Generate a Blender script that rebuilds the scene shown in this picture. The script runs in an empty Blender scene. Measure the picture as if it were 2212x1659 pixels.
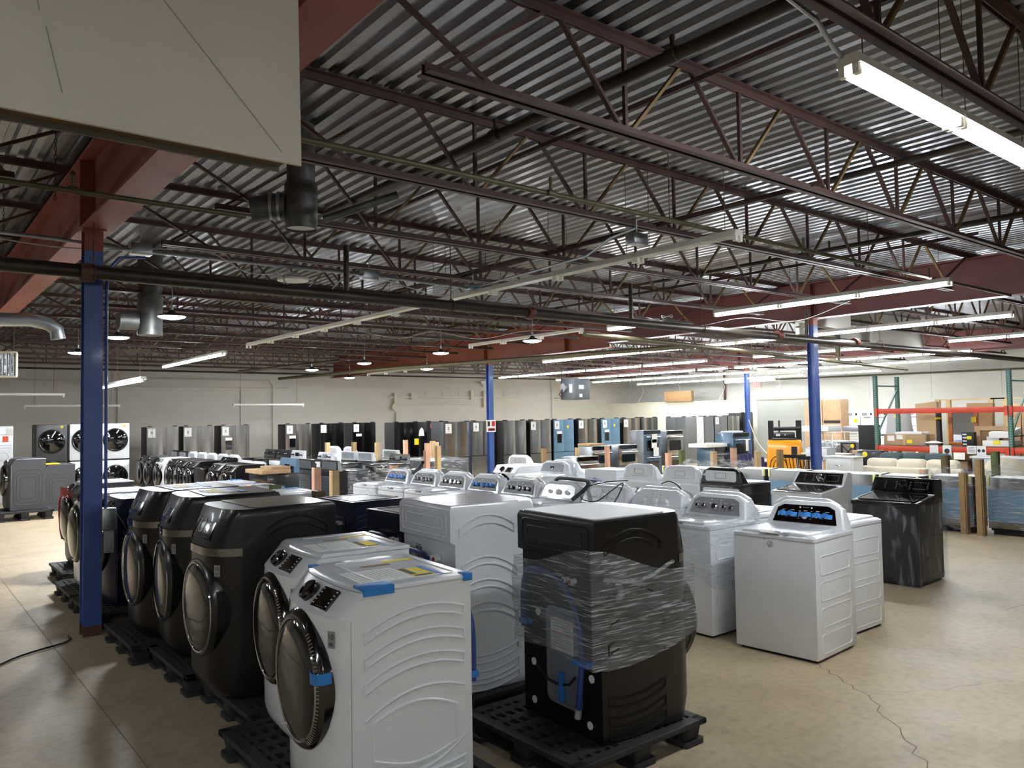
import bpy, bmesh, math, random
from mathutils import Vector, Matrix
random.seed(7)
sc = bpy.context.scene
COL = sc.collection
PI = math.pi
R = math.radians

# ---------------------------------------------------------------- camera
YAW, PIT, ROL, FPX, CAMH = R(38.76), R(2.4), R(-1.0), 1692.0, 1.88
fw = Vector((math.sin(YAW)*math.cos(PIT), math.cos(YAW)*math.cos(PIT), math.sin(PIT)))
rt0 = Vector((math.cos(YAW), -math.sin(YAW), 0))
up0 = rt0.cross(fw)
rt = rt0*math.cos(ROL) + up0*math.sin(ROL)
up = up0*math.cos(ROL) - rt0*math.sin(ROL)
cd = bpy.data.cameras.new('camera')
cam = bpy.data.objects.new('camera', cd)
COL.objects.link(cam)
cd.sensor_width = 36.0
cd.lens = FPX/2212*36.0
cd.clip_start = 0.05
cd.clip_end = 200
M = Matrix((rt, up, -fw)).transposed().to_4x4()
M.translation = Vector((0, 0, CAMH))
cam.matrix_world = M
sc.camera = cam

# ---------------------------------------------------------------- world, exposure
w = bpy.data.worlds.new('world')
sc.world = w
w.use_nodes = True
w.node_tree.nodes['Background'].inputs[0].default_value = (0.9, 0.95, 1, 1)
w.node_tree.nodes['Background'].inputs[1].default_value = 0.02
sc.view_settings.view_transform = 'Standard'
sc.view_settings.look = 'None'
sc.view_settings.gamma = 1
sc.view_settings.use_curve_mapping = False
sc.view_settings.exposure = 2.62
TUBE = 16.0
HIBAY = 90.0
sc.cycles.use_denoising = True
sc.cycles.max_bounces = 8
sc.cycles.diffuse_bounces = 4
sc.cycles.glossy_bounces = 4
sc.cycles.transparent_max_bounces = 12
sc.cycles.sample_clamp_indirect = 6.0
sc.cycles.use_light_tree = True
sc.cycles.caustics_reflective = False
sc.cycles.caustics_refractive = False

# ---------------------------------------------------------------- materials
MATS = {}
def s2l(c):
    return tuple((x/255/12.92 if x/255 <= .04045 else ((x/255+.055)/1.055)**2.4) for x in c)
def mat(name, rgb, rough=.5, metal=0, emit=None, es=0, coat=0, spec=.5, noise=None, bump=None, alpha=1):
    """rgb in sRGB 0-255; noise=(scale, amount) mottles the colour; bump=(scale, strength)"""
    m = bpy.data.materials.new(name)
    m.use_nodes = True
    nt = m.node_tree
    b = nt.nodes['Principled BSDF']
    c = s2l(rgb)
    b.inputs['Base Color'].default_value = (*c, 1)
    b.inputs['Roughness'].default_value = rough
    b.inputs['Metallic'].default_value = metal
    b.inputs['Specular IOR Level'].default_value = spec
    b.inputs['Coat Weight'].default_value = coat
    b.inputs['Coat Roughness'].default_value = .08
    b.inputs['Alpha'].default_value = alpha
    if emit:
        b.inputs['Emission Color'].default_value = (*s2l(emit), 1)
        b.inputs['Emission Strength'].default_value = es
    if noise or bump:
        tc = nt.nodes.new('ShaderNodeTexCoord')
    if noise:
        n = nt.nodes.new('ShaderNodeTexNoise')
        n.inputs['Scale'].default_value = noise[0]
        n.inputs['Detail'].default_value = 6
        nt.links.new(tc.outputs['Object'], n.inputs['Vector'])
        r = nt.nodes.new('ShaderNodeValToRGB')
        k = noise[1]
        r.color_ramp.elements[0].position = .3
        r.color_ramp.elements[1].position = .7
        r.color_ramp.elements[0].color = (*[x*(1-k) for x in c], 1)
        r.color_ramp.elements[1].color = (*[min(1, x*(1+k)) for x in c], 1)
        nt.links.new(n.outputs['Fac'], r.inputs['Fac'])
        nt.links.new(r.outputs['Color'], b.inputs['Base Color'])
    if bump:
        n2 = nt.nodes.new('ShaderNodeTexNoise')
        n2.inputs['Scale'].default_value = bump[0]
        nt.links.new(tc.outputs['Object'], n2.inputs['Vector'])
        bp = nt.nodes.new('ShaderNodeBump')
        bp.inputs['Strength'].default_value = bump[1]
        bp.inputs['Distance'].default_value = .02
        nt.links.new(n2.outputs['Fac'], bp.inputs['Height'])
        nt.links.new(bp.outputs['Normal'], b.inputs['Normal'])
    MATS[name] = m
    return m

def film_mat(name, dens, tint, scale, lo=.45, hi=.62, stretch=(1, 1, 6)):
    """clear stretch film: mostly see-through, glossy streaks where it is gathered"""
    m = bpy.data.materials.new(name)
    m.use_nodes = True
    nt = m.node_tree
    nt.nodes.clear()
    out = nt.nodes.new('ShaderNodeOutputMaterial')
    tr = nt.nodes.new('ShaderNodeBsdfTransparent')
    tr.inputs[0].default_value = (.93, .94, .95, 1)
    pb = nt.nodes.new('ShaderNodeBsdfPrincipled')
    pb.inputs['Base Color'].default_value = (*s2l(tint), 1)
    pb.inputs['Roughness'].default_value = .12
    pb.inputs['Specular IOR Level'].default_value = .9
    tc = nt.nodes.new('ShaderNodeTexCoord')
    mp = nt.nodes.new('ShaderNodeMapping')
    mp.inputs['Scale'].default_value = stretch
    mp.inputs['Rotation'].default_value = (R(8), R(12), 0)
    nz = nt.nodes.new('ShaderNodeTexNoise')
    nz.inputs['Scale'].default_value = scale
    nz.inputs['Detail'].default_value = 5
    nz.inputs['Distortion'].default_value = .35
    rp = nt.nodes.new('ShaderNodeValToRGB')
    rp.color_ramp.elements[0].position = lo
    rp.color_ramp.elements[1].position = hi
    rp.color_ramp.elements[0].color = (dens[0],)*3 + (1,)
    rp.color_ramp.elements[1].color = (dens[1],)*3 + (1,)
    bp = nt.nodes.new('ShaderNodeBump')
    bp.inputs['Strength'].default_value = .7
    bp.inputs['Distance'].default_value = .02
    mx = nt.nodes.new('ShaderNodeMixShader')
    L = nt.links.new
    L(tc.outputs['Object'], mp.inputs['Vector']); L(mp.outputs['Vector'], nz.inputs['Vector'])
    L(nz.outputs['Fac'], rp.inputs['Fac']); L(nz.outputs['Fac'], bp.inputs['Height'])
    L(bp.outputs['Normal'], pb.inputs['Normal'])
    L(rp.outputs['Color'], mx.inputs['Fac']); L(tr.outputs[0], mx.inputs[1]); L(pb.outputs[0], mx.inputs[2])
    L(mx.outputs[0], out.inputs[0])
    MATS[name] = m
    return m

def floor_mat():
    m = bpy.data.materials.new('concrete')
    m.use_nodes = True
    nt = m.node_tree
    b = nt.nodes['Principled BSDF']
    L = nt.links.new
    tc = nt.nodes.new('ShaderNodeTexCoord')
    def nz(scale, detail, dist=0.0):
        n = nt.nodes.new('ShaderNodeTexNoise')
        n.inputs['Scale'].default_value = scale
        n.inputs['Detail'].default_value = detail
        n.inputs['Distortion'].default_value = dist
        L(tc.outputs['Object'], n.inputs['Vector'])
        return n
    def ramp(n, a, bcol, p0=.3, p1=.7):
        r = nt.nodes.new('ShaderNodeValToRGB')
        r.color_ramp.elements[0].position = p0
        r.color_ramp.elements[1].position = p1
        r.color_ramp.elements[0].color = (*s2l(a), 1)
        r.color_ramp.elements[1].color = (*s2l(bcol), 1)
        L(n.outputs['Fac'], r.inputs['Fac'])
        return r
    def mix(kind, fac, a, c):
        x = nt.nodes.new('ShaderNodeMix')
        x.data_type = 'RGBA'
        x.blend_type = kind
        x.inputs[0].default_value = fac
        L(a, x.inputs[6]); L(c, x.inputs[7])
        return x.outputs[2]
    base = ramp(nz(.45, 5, .2), (174, 157, 130), (194, 176, 146)).outputs[0]
    stain = ramp(nz(1.6, 9, .25), (186, 178, 168), (255, 255, 255), .34, .56).outputs[0]
    speck = ramp(nz(16, 12, .1), (140, 136, 128), (255, 255, 255), .32, .56).outputs[0]
    c = mix('MULTIPLY', .3, base, stain)
    c = mix('MULTIPLY', .22, c, speck)
    L(c, b.inputs['Base Color'])
    rr = nt.nodes.new('ShaderNodeMapRange')
    rr.inputs[3].default_value = .38
    rr.inputs[4].default_value = .62
    L(nz(3, 6).outputs['Fac'], rr.inputs[0])
    L(rr.outputs[0], b.inputs['Roughness'])
    b.inputs['Specular IOR Level'].default_value = .4
    bp = nt.nodes.new('ShaderNodeBump')
    bp.inputs['Strength'].default_value = .12
    bp.inputs['Distance'].default_value = .01
    L(nz(14, 8).outputs['Fac'], bp.inputs['Height'])
    L(bp.outputs[0], b.inputs['Normal'])
    MATS['concrete'] = m

def block_mat(name, a, mortar, metal=0):
    m = bpy.data.materials.new(name)
    m.use_nodes = True
    nt = m.node_tree
    b = nt.nodes['Principled BSDF']
    L = nt.links.new
    tc = nt.nodes.new('ShaderNodeTexCoord')
    sx = nt.nodes.new('ShaderNodeSeparateXYZ')
    ad = nt.nodes.new('ShaderNodeMath')
    cx = nt.nodes.new('ShaderNodeCombineXYZ')
    L(tc.outputs['Object'], sx.inputs[0])
    L(sx.outputs[0], ad.inputs[0]); L(sx.outputs[1], ad.inputs[1])
    L(ad.outputs[0], cx.inputs[0]); L(sx.outputs[2], cx.inputs[1])
    br = nt.nodes.new('ShaderNodeTexBrick')
    br.inputs['Scale'].default_value = 1
    br.inputs['Brick Width'].default_value = .4
    br.inputs['Row Height'].default_value = .2
    br.inputs['Mortar Size'].default_value = .006
    br.inputs['Color1'].default_value = (*s2l(a), 1)
    br.inputs['Color2'].default_value = (*s2l([x*.985 for x in a]), 1)
    br.inputs['Mortar'].default_value = (*s2l(mortar), 1)
    L(cx.outputs[0], br.inputs[0])
    L(br.outputs[0], b.inputs['Base Color'])
    b.inputs['Roughness'].default_value = .7
    MATS[name] = m

def steel_mat(name, rgb, rough=.28, scale=(60, 60, .6), amt=.25):
    """brushed stainless steel with vertical grain"""
    m = mat(name, rgb, rough, 1)
    nt = m.node_tree
    b = nt.nodes['Principled BSDF']
    tc = nt.nodes.new('ShaderNodeTexCoord')
    mp = nt.nodes.new('ShaderNodeMapping')
    mp.inputs['Scale'].default_value = scale
    n = nt.nodes.new('ShaderNodeTexNoise')
    n.inputs['Scale'].default_value = 1
    bp = nt.nodes.new('ShaderNodeBump')
    bp.inputs['Strength'].default_value = amt
    bp.inputs['Distance'].default_value = .004
    L = nt.links.new
    L(tc.outputs['Object'], mp.inputs[0]); L(mp.outputs[0], n.inputs['Vector'])
    L(n.outputs['Fac'], bp.inputs['Height']); L(bp.outputs[0], b.inputs['Normal'])
    return m

floor_mat()
block_mat('block_grey', (206, 200, 188), (199, 193, 181))
block_mat('block_cream', (226, 221, 208), (212, 207, 194))
mat('wall_white', (206, 204, 194), .7, noise=(.7, .05))
mat('drywall', (206, 200, 188), .8, noise=(1.2, .04))
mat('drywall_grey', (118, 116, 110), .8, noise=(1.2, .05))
mat('stud_wood', (104, 84, 58), .8, noise=(5, .2))
mat('deck', (150, 152, 156), .3, .9, noise=(1.4, .12), bump=(3, .08))
mat('joist', (80, 58, 54), .55, noise=(6, .18))
mat('joist_lit', (122, 98, 62), .6, noise=(6, .2))  # same brown steel as the joist, lamplight on its diagonals painted into the colour
mat('girder', (148, 82, 66), .55, noise=(2.5, .12))
mat('girder_orange', (130, 66, 44), .55, noise=(2.5, .12))
mat('girder_dark', (98, 52, 46), .55, noise=(2.5, .12))
mat('rust', (92, 60, 46), .8, noise=(9, .3))
mat('blue_paint', (64, 90, 154), .42, coat=.2, noise=(3, .06))
mat('pipe_black', (66, 58, 50), .42, .5, noise=(4, .25))
mat('pipe_olive', (98, 92, 70), .5, .5, noise=(4, .2))
mat('pipe_red', (105, 48, 40), .5)
mat('galv', (160, 166, 170), .35, .85, noise=(7, .12))
mat('galv_dark', (96, 98, 96), .5, .7, noise=(9, .3))
mat('cable', (190, 188, 182), .5)
mat('black_cable', (22, 22, 23), .45)
mat('fixture', (214, 212, 202), .45)
mat('fixture_cream', (206, 200, 176), .5)
mat('socket', (235, 232, 220), .4)
mat('tube_on', (255, 255, 255), .4, emit=(243, 249, 255), es=TUBE)
mat('hibay_on', (255, 255, 255), .4, emit=(246, 250, 255), es=HIBAY)
mat('lamp_black', (26, 26, 28), .5)
mat('white', (226, 229, 233), .22, coat=.35)
mat('white_matte', (226, 227, 226), .5)
mat('white_back', (205, 208, 210), .35, .25)
mat('grey_back', (150, 155, 160), .4, .5)
mat('graphite', (36, 34, 33), .33, .55, coat=.15)
mat('graphite_top', (58, 60, 68), .2, .5, coat=.4)
mat('dark_grey', (78, 78, 82), .4, .3)
mat('black', (20, 20, 22), .3, coat=.2)
mat('black_matte', (28, 28, 29), .6)
mat('black_glass', (8, 8, 10), .04, coat=1)
mat('door_glass', (40, 38, 37), .09, .55, coat=.8)
mat('navy', (24, 28, 52), .3, .4, coat=.3)
mat('chrome', (190, 190, 194), .06, 1)
mat('band_chrome', (128, 128, 131), .05, 1)
mat('dark_chrome', (88, 86, 86), .12, 1)
mat('touch_dark', (34, 34, 42), .15, coat=.6)
mat('panel_grey', (46, 46, 49), .45)
mat('panel_silver', (158, 160, 166), .35, .5)
mat('print_white', (225, 226, 228), .5)
mat('print_grey', (150, 152, 156), .5)
mat('print_black', (25, 25, 26), .6)
mat('tape_blue', (38, 124, 200), .5)
mat('film_blue_dim', (78, 102, 122), .3, .3, coat=.2)
mat('film_blue', (108, 144, 172), .28, .3, coat=.3, noise=(2, .05))
mat('hose_blue', (42, 64, 124), .4)
mat('label_yellow', (240, 214, 50), .6)
mat('sticker_yellow', (246, 220, 30), .5)
mat('label_white', (236, 236, 232), .6)
mat('red', (190, 40, 40), .45)
mat('orange_red', (214, 74, 44), .5)
mat('tape_green', (120, 176, 140), .6)
mat('pallet', (38, 38, 40), .62, noise=(5, .15), bump=(40, .1))
steel_mat('steel', (164, 162, 158), .2, amt=.12)
steel_mat('steel_dw', (132, 132, 131), .3)
steel_mat('steel_dark', (84, 84, 86), .16, amt=.12)
mat('fridge_side', (56, 56, 58), .45, .3)
mat('fridge_side_black', (22, 22, 23), .5)
mat('fridge_grey', (120, 122, 124), .4, .4)
mat('handle', (205, 204, 200), .2, 1)
mat('foam', (238, 238, 236), .8)
mat('foam_yellow', (232, 234, 170), .8)
mat('card', (176, 148, 112), .8, noise=(4, .08))
mat('card_dark', (142, 110, 74), .8, noise=(4, .1))
mat('post_tan', (196, 168, 122), .75, noise=(6, .15))
mat('post_brown', (150, 122, 84), .75, noise=(6, .15))
mat('post_pink', (206, 160, 132), .75, noise=(6, .12))
mat('post_green', (92, 100, 52), .75, noise=(6, .15))
mat('post_dark', (104, 86, 56), .75, noise=(6, .2))
mat('wood_tan', (182, 150, 116), .6, noise=(3, .12))
mat('wood_top', (200, 186, 166), .5)
mat('wood_brown', (120, 88, 60), .6, noise=(4, .15))
mat('wood_orange', (170, 96, 44), .4, noise=(5, .15))
mat('wood_pale', (206, 180, 134), .7, noise=(5, .12))
mat('mahogany', (84, 44, 34), .4)
mat('rack_green', (60, 112, 96), .5)
mat('rack_orange', (206, 66, 38), .45)
mat('forklift_yellow', (236, 160, 22), .3, coat=.4)
mat('sofa_cream', (216, 206, 186), .9, noise=(40, .04))
mat('sofa_teal', (70, 84, 88), .9, noise=(40, .06))
mat('partition', (150, 152, 146), .6, noise=(1, .03))
mat('partition_cream', (212, 207, 190), .7, noise=(.8, .03))
mat('adirondack', (52, 52, 108), .6)
mat('mirror', (220, 222, 224), .03, 1)
mat('foil', (200, 202, 206), .25, .8, bump=(8, .8))
mat('fabric_grey', (150, 150, 152), .9)
mat('heater_cream', (220, 214, 198), .5)
mat('heater_grey', (104, 110, 116), .45, .3)
mat('orange_sticker', (240, 96, 66), .6)
mat('crack', (122, 110, 94), .9)
mat('exit_red', (235, 60, 60), .4, emit=(255, 70, 70), es=1.2)
mat('tv_screen', (120, 140, 150), .3)
film_mat('wrap', (.16, .8), (215, 218, 220), 5.5, .5, .74, (1, 1, 22))
film_mat('wrap_side', (.10, .7), (222, 224, 226), 5, .5, .72, (1, 1, 10))
film_mat('film_light', (.06, .6), (236, 238, 240), 5, .52, .74, (1, 1, 12))
film_mat('bag', (.05, .4), (190, 194, 205), 3, .52, .72, (5, 5, 1.2))

# ---------------------------------------------------------------- geometry helpers
class MB:
    """collects shapes; build() links them as ONE mesh object"""
    def __init__(s):
        s.v = []; s.f = []; s.mi = []; s.m = 0
    def add(s, vs, fs, tf=None):
        o = len(s.v)
        if tf is not None:
            vs = [tf @ Vector(p) for p in vs]
        s.v += [tuple(p) for p in vs]
        for f in fs:
            s.f.append(tuple(i+o for i in f)); s.mi.append(s.m)
        return s
    def box(s, x0, x1, y0, y1, z0, z1, tf=None):
        vs = [(x, y, z) for x in (x0, x1) for y in (y0, y1) for z in (z0, z1)]
        return s.add(vs, [(0, 1, 3, 2), (4, 6, 7, 5), (0, 4, 5, 1), (2, 3, 7, 6), (0, 2, 6, 4), (1, 5, 7, 3)], tf)
    def rbox(s, x0, x1, y0, y1, z0, z1, r=.01, seg=2, tf=None):
        bm = bmesh.new()
        bmesh.ops.create_cube(bm, size=1)
        for v in bm.verts:
            v.co = Vector(((x0+x1)/2+v.co.x*(x1-x0), (y0+y1)/2+v.co.y*(y1-y0), (z0+z1)/2+v.co.z*(z1-z0)))
        r = min(r, (x1-x0)*.49, (y1-y0)*.49, (z1-z0)*.49)
        bmesh.ops.bevel(bm, geom=bm.edges[:], offset=r, segments=seg, affect='EDGES', profile=.5)
        bm.verts.index_update()
        s.add([v.co.copy() for v in bm.verts], [[v.index for v in f.verts] for f in bm.faces], tf)
        bm.free()
        return s
    def bar(s, p, q, a, b=None, upv=(0, 0, 1)):
        """rectangular bar from p to q, a wide and b high"""
        b = a if b is None else b
        p = Vector(p); q = Vector(q); d = (q-p).normalized()
        u = Vector(upv)
        if abs(d.dot(u)) > .98: u = Vector((1, 0, 0))
        x = d.cross(u).normalized(); y = x.cross(d)
        vs = [c + x*(i*a/2) + y*(j*b/2) for c in (p, q) for i, j in ((-1, -1), (1, -1), (1, 1), (-1, 1))]
        return s.add(vs, [(3, 2, 1, 0), (4, 5, 6, 7), (0, 1, 5, 4), (1, 2, 6, 5), (2, 3, 7, 6), (3, 0, 4, 7)])
    def loft(s, loops, cap0=True, cap1=True, closed=True, tf=None):
        n = len(loops[0]); vs = [p for l in loops for p in l]; fs = []
        for k in range(len(loops)-1):
            for i in range(n if closed else n-1):
                j = (i+1) % n
                fs.append((k*n+i, k*n+j, (k+1)*n+j, (k+1)*n+i))
        if cap0: fs.append(tuple(range(n-1, -1, -1)))
        if cap1: fs.append(tuple((len(loops)-1)*n+i for i in range(n)))
        return s.add(vs, fs, tf)
    def tube(s, path, r, n=8, closed=False, caps=True):
        P = [Vector(p) for p in path]; loops = []; N = len(P)
        prev = None
        for i, p in enumerate(P):
            a = P[i-1] if (i > 0 or closed) else p
            c = P[(i+1) % N] if (i < N-1 or closed) else p
            d = (c-a)
            d = d.normalized() if d.length > 1e-9 else Vector((0, 0, 1))
            if prev is None:
                u = Vector((0, 0, 1)) if abs(d.z) < .9 else Vector((1, 0, 0))
            else:
                u = prev
            x = d.cross(u)
            x = x.normalized() if x.length > 1e-6 else d.orthogonal().normalized()
            y = x.cross(d); prev = y
            loops.append([p + x*(r*math.cos(t)) + y*(r*math.sin(t)) for t in [2*PI*k/n for k in range(n)]])
        if closed:
            loops.append(loops[0])
            return s.loft(loops, False, False)
        return s.loft(loops, caps, caps)
    def cyl(s, p, q, r, n=16):
        return s.tube([p, q], r, n)
    def lathe(s, prof, n=24, axis='z', c=(0, 0, 0), cap=True):
        """prof: (radius, height) pairs turned about an axis through c"""
        loops = []
        for r, h in prof:
            l = []
            for k in range(n):
                t = 2*PI*k/n; a, b = r*math.cos(t), r*math.sin(t)
                p = {'z': (a, b, h), 'y': (a, h, -b), 'x': (h, a, b)}[axis]
                l.append(Vector(p)+Vector(c))
            loops.append(l)
        return s.loft(loops, cap, cap)
    def prism(s, pts, t0, t1, axis='x'):
        """closed outline extruded from t0 to t1 along an axis"""
        def put(a, b, t):
            return {'x': (t, a, b), 'y': (a, t, b), 'z': (a, b, t)}[axis]
        return s.loft([[put(a, b, t) for a, b in pts] for t in (t0, t1)])
    def quad(s, a, b, c, d):
        return s.add([a, b, c, d], [(0, 1, 2, 3)])
    def mesh(s, name, mats, smooth=True, ang=35):
        me = bpy.data.meshes.new(name)
        me.from_pydata(s.v, [], s.f)
        ms = mats if isinstance(mats, (list, tuple)) else [mats]
        for k in ms: me.materials.append(MATS[k])
        if len(ms) > 1: me.polygons.foreach_set('material_index', s.mi)
        bm = bmesh.new(); bm.from_mesh(me)
        bmesh.ops.recalc_face_normals(bm, faces=bm.faces[:])
        bm.to_mesh(me); bm.free()
        if smooth:
            me.polygons.foreach_set('use_smooth', [True]*len(me.polygons))
            me.set_sharp_from_angle(angle=R(ang))
        me.update()
        return me
    def build(s, name, mats, parent=None, smooth=True, ang=35, label=None):
        o = bpy.data.objects.new(name, s.mesh(name, mats, smooth, ang))
        COL.objects.link(o)
        if parent: o.parent = parent
        if label: o['label'] = label
        return o

def tag(o, label, cat, group=None):
    o['label'] = label; o['category'] = cat
    if group: o['group'] = group
    return o
def thing(name, label, cat, loc=(0, 0, 0), rz=0, group=None):
    o = bpy.data.objects.new(name, None); COL.objects.link(o)
    o.empty_display_size = .1
    o.location = loc; o.rotation_euler = (0, 0, rz)
    return tag(o, label, cat, group)
def struct(o):
    o['kind'] = 'structure'
    return o
KIDS = {}
def kids(o):
    return [c for c in o.children]
def dup(root, loc, rz, label, group=None):
    """copy of a thing with copies of its parts and sub-parts (meshes shared)"""
    def cp(o, par):
        c = o.copy(); COL.objects.link(c)
        if par: c.parent = par
        for ch in o.children: cp(ch, c)
        return c
    r = cp(root, None)
    r.location = loc; r.rotation_euler = (0, 0, rz)
    r['label'] = label
    if group: r['group'] = group
    elif 'group' in r: del r['group']
    return r
PROTO = {}
DEFER = []
def attach(o, root, label=None):
    """makes o a part of root, keeping it where it stands; done last so that copies do not inherit it"""
    DEFER.append((o, root, label))
def attach_all():
    for o, root, label in DEFER:
        inv = Matrix.LocRotScale(root.location, root.rotation_euler, root.scale).inverted()
        o.parent = root; o.matrix_parent_inverse = inv
        for k in ('label', 'category', 'group'):
            if k in o: del o[k]
        if label: o['label'] = label
def place(key, maker, label, cat, loc, rz=0, group=None):
    """the first of a kind is built, later ones are copies"""
    if key not in PROTO:
        PROTO[key] = maker(label, cat)
        o = PROTO[key]
        o.location = loc; o.rotation_euler = (0, 0, rz)
        if group: o['group'] = group
        return o
    o = dup(PROTO[key], loc, rz, label, group)
    o['category'] = cat
    return o
def text_mb(mb, s, size, tf, depth=.0006):
    """flat lettering added to mb; tf places the text's xy plane"""
    cu = bpy.data.curves.new('t', 'FONT'); cu.body = s; cu.size = size; cu.align_x = 'CENTER'; cu.align_y = 'CENTER'
    cu.resolution_u = 2
    ob = bpy.data.objects.new('t', cu); COL.objects.link(ob)
    bpy.context.view_layer.update()
    me = bpy.data.meshes.new_from_object(ob.evaluated_get(bpy.context.evaluated_depsgraph_get()))
    mb.add([v.co.copy() for v in me.vertices], [tuple(p.vertices) for p in me.polygons], tf)
    bpy.data.objects.remove(ob); bpy.data.curves.remove(cu); bpy.data.meshes.remove(me)
def smooth(pts, n=6):
    """Catmull-Rom curve through the points"""
    P = [Vector(p) for p in pts]; out = []
    for i in range(len(P)-1):
        p0 = P[max(0, i-1)]; p1 = P[i]; p2 = P[i+1]; p3 = P[min(len(P)-1, i+2)]
        for k in range(n):
            u = k/n
            out.append(.5*((2*p1)+(p2-p0)*u+(2*p0-5*p1+4*p2-p3)*u*u+(3*p1-p0-3*p2+p3)*u**3))
    return out+[P[-1]]
def frame(o, x, y):
    """matrix whose xy plane spans x, y at o"""
    x = Vector(x).normalized(); y = Vector(y); y = (y - x*y.dot(x)).normalized(); z = x.cross(y)
    m = Matrix((x, y, z)).transposed().to_4x4(); m.translation = Vector(o)
    return m
def rrect(x0, x1, y0, y1, r, n=4):
    pts = []
    for cx, cy, a in ((x1-r, y1-r, 0), (x0+r, y1-r, 90), (x0+r, y0+r, 180), (x1-r, y0+r, 270)):
        for k in range(n+1):
            t = R(a+90*k/n); pts.append((cx+r*math.cos(t), cy+r*math.sin(t)))
    return pts
ORD = ['nearest', '2nd', '3rd', '4th', '5th', '6th', '7th', '8th', '9th', '10th', '11th', '12th', '13th', '14th', '15th', '16th', '17th', '18th', '19th', '20th']
# ================================================================ SETTING
DECKZ, TOPZ, BOTZ, GIRZ = 4.40, 4.33, 3.74, 3.65
WX0, WX1, WY0, WY1 = -9.0, 31.0, -9.0, 28.5
m = MB(); m.box(WX0, WX1, WY0, WY1, -.1, 0); struct(m.build('floor', 'concrete'))
# corrugated steel deck, flutes along Y
m = MB(); loops0 = []; x = WX0
while x < WX1:
    for dx, z in ((0, 0), (.062, 0), (.080, .04), (.134, .04)):
        loops0.append((x+dx, DECKZ+z))
    x += .152
a = [(px, WY0, pz) for px, pz in loops0]; b = [(px, WY1, pz) for px, pz in loops0]
m.loft([a, b], False, False, closed=False)
m.box(WX0, WX1, WY0, WY1, DECKZ+.045, DECKZ+.1)
struct(m.build('ceiling', 'deck', smooth=False))
m = MB(); m.box(WX0, WX1, WY1, WY1+.2, 0, DECKZ+.1); struct(m.build('wall_back', 'block_grey'))
m = MB(); m.box(WX1, WX1+.2, WY0, WY1, 0, DECKZ+.1); struct(m.build('wall_right', 'wall_white'))
m = MB(); m.box(WX0-.2, WX0, WY0, WY1, 0, DECKZ+.1); struct(m.build('wall_left', 'block_grey'))
m = MB(); m.box(WX0, WX1, WY0-.2, WY0, 0, DECKZ+.1); struct(m.build('wall_front', 'block_grey'))
# walled-up loading opening in the back wall (raised frame, slightly recessed look)
m = MB()
m.box(6.05, 6.65, WY1-.05, WY1, 0, 3.0); m.box(10.15, 10.75, WY1-.05, WY1, 0, 3.0); m.box(6.05, 10.75, WY1-.05, WY1, 3.001, 3.35)
struct(m.build('trim_1', 'block_grey'))
# seams of the wall panels on the right wall, and its lower lining
m = MB()
m.box(WX1-.02, WX1, 4, 17, 0, 2.35)
for y in (6, 8.4, 10.8, 13.2, 15.6): m.box(WX1-.012, WX1, y, y+.02, 2.35, DECKZ)
struct(m.build('trim_2', 'wall_white'))
# office box in the far corner: low cream wall standing just off the right wall
m = MB(); m.box(29.3, 29.42, 19.0, WY1, 0, 2.42); m.box(29.25, 29.47, 19.0, WY1, 2.42, 2.46)
struct(m.build('wall_partition', 'partition_cream'))
# floor joints and cracks
def crack(name, pts, w=.006):
    mm = MB()
    for p, q in zip(pts, pts[1:]):
        d = Vector((q[0]-p[0], q[1]-p[1])).normalized(); nx, ny = -d.y*w/2, d.x*w/2
        mm.quad((p[0]-nx, p[1]-ny, .0012), (p[0]+nx, p[1]+ny, .0012), (q[0]+nx, q[1]+ny, .0012), (q[0]-nx, q[1]-ny, .0012))
    return struct(mm.build(name, 'crack', smooth=False))
def jag(p, q, n=14, a=.03):
    out = []
    for k in range(n+1):
        t = k/n; j = a*(random.random()-.5)*(0 if k in (0, n) else 2)
        dx, dy = q[0]-p[0], q[1]-p[1]; l = math.hypot(dx, dy)
        out.append((p[0]+dx*t-dy/l*j, p[1]+dy*t+dx/l*j))
    return out
crack('floor_joint', [(1.15, -3), (1.15, 16)])
crack('floor_joint', [(-3, 8.6), (1.4, 8.6)], .01)
crack('floor_joint', [(-3, 13), (1.4, 13)], .006)
crack('floor_crack', jag((5.45, 3.2), (5.1, 2.65), 10, .03)+jag((5.1, 2.65), (3.9, 1.55), 18, .03), .007)
crack('floor_crack', jag((3.9, 1.55), (4.4, .9), 10), .005)
crack('floor_crack', jag((8.2, 2.9), (13, 1.9), 24, .05), .008)
crack('floor_crack', jag((5.1, 2.65), (6.3, 2.0), 10, .04), .003)

# ---------------------------------------------------------------- girders and columns
def girder(label, x, y0, y1, zb, mt):
    t = thing('roof_girder', label, 'steel beam', (x, y0, zb))
    L = y1-y0; h = TOPZ+.0-zb
    mm = MB(); mm.box(-.13, .13, 0, L, 0, .022); mm.build('bottom_flange', mt, t)
    mm = MB(); mm.box(-.13, .13, 0, L, h-.022, h); mm.build('top_flange', mt, t)
    mm = MB(); mm.box(-.007, .007, 0, L, .022, h-.022); mm.build('beam_web', mt, t)
    for y in [k for k in (1.5, 8.0-y0, 18.4-y0) if 0 < k < L]:
        mm = MB()
        for s in (-1, 1): mm.box(min(s*.007, s*.12), max(s*.007, s*.12), y-.006, y+.006, .022, h-.022)
        mm.build('stiffener', mt, t)
    return t
girder('rust-red steel girder crossing the upper left, over the nearest blue column', 1.5, WY0, WY1, GIRZ, 'girder')
girder('dark red girder across the right half, over two blue columns', 13.85, WY0, 13.4, GIRZ, 'girder_dark')
girder('orange-red deeper girder section meeting the dark red girder far down the hall', 13.85, 13.41, WY1, GIRZ-.12, 'girder_orange')
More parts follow.
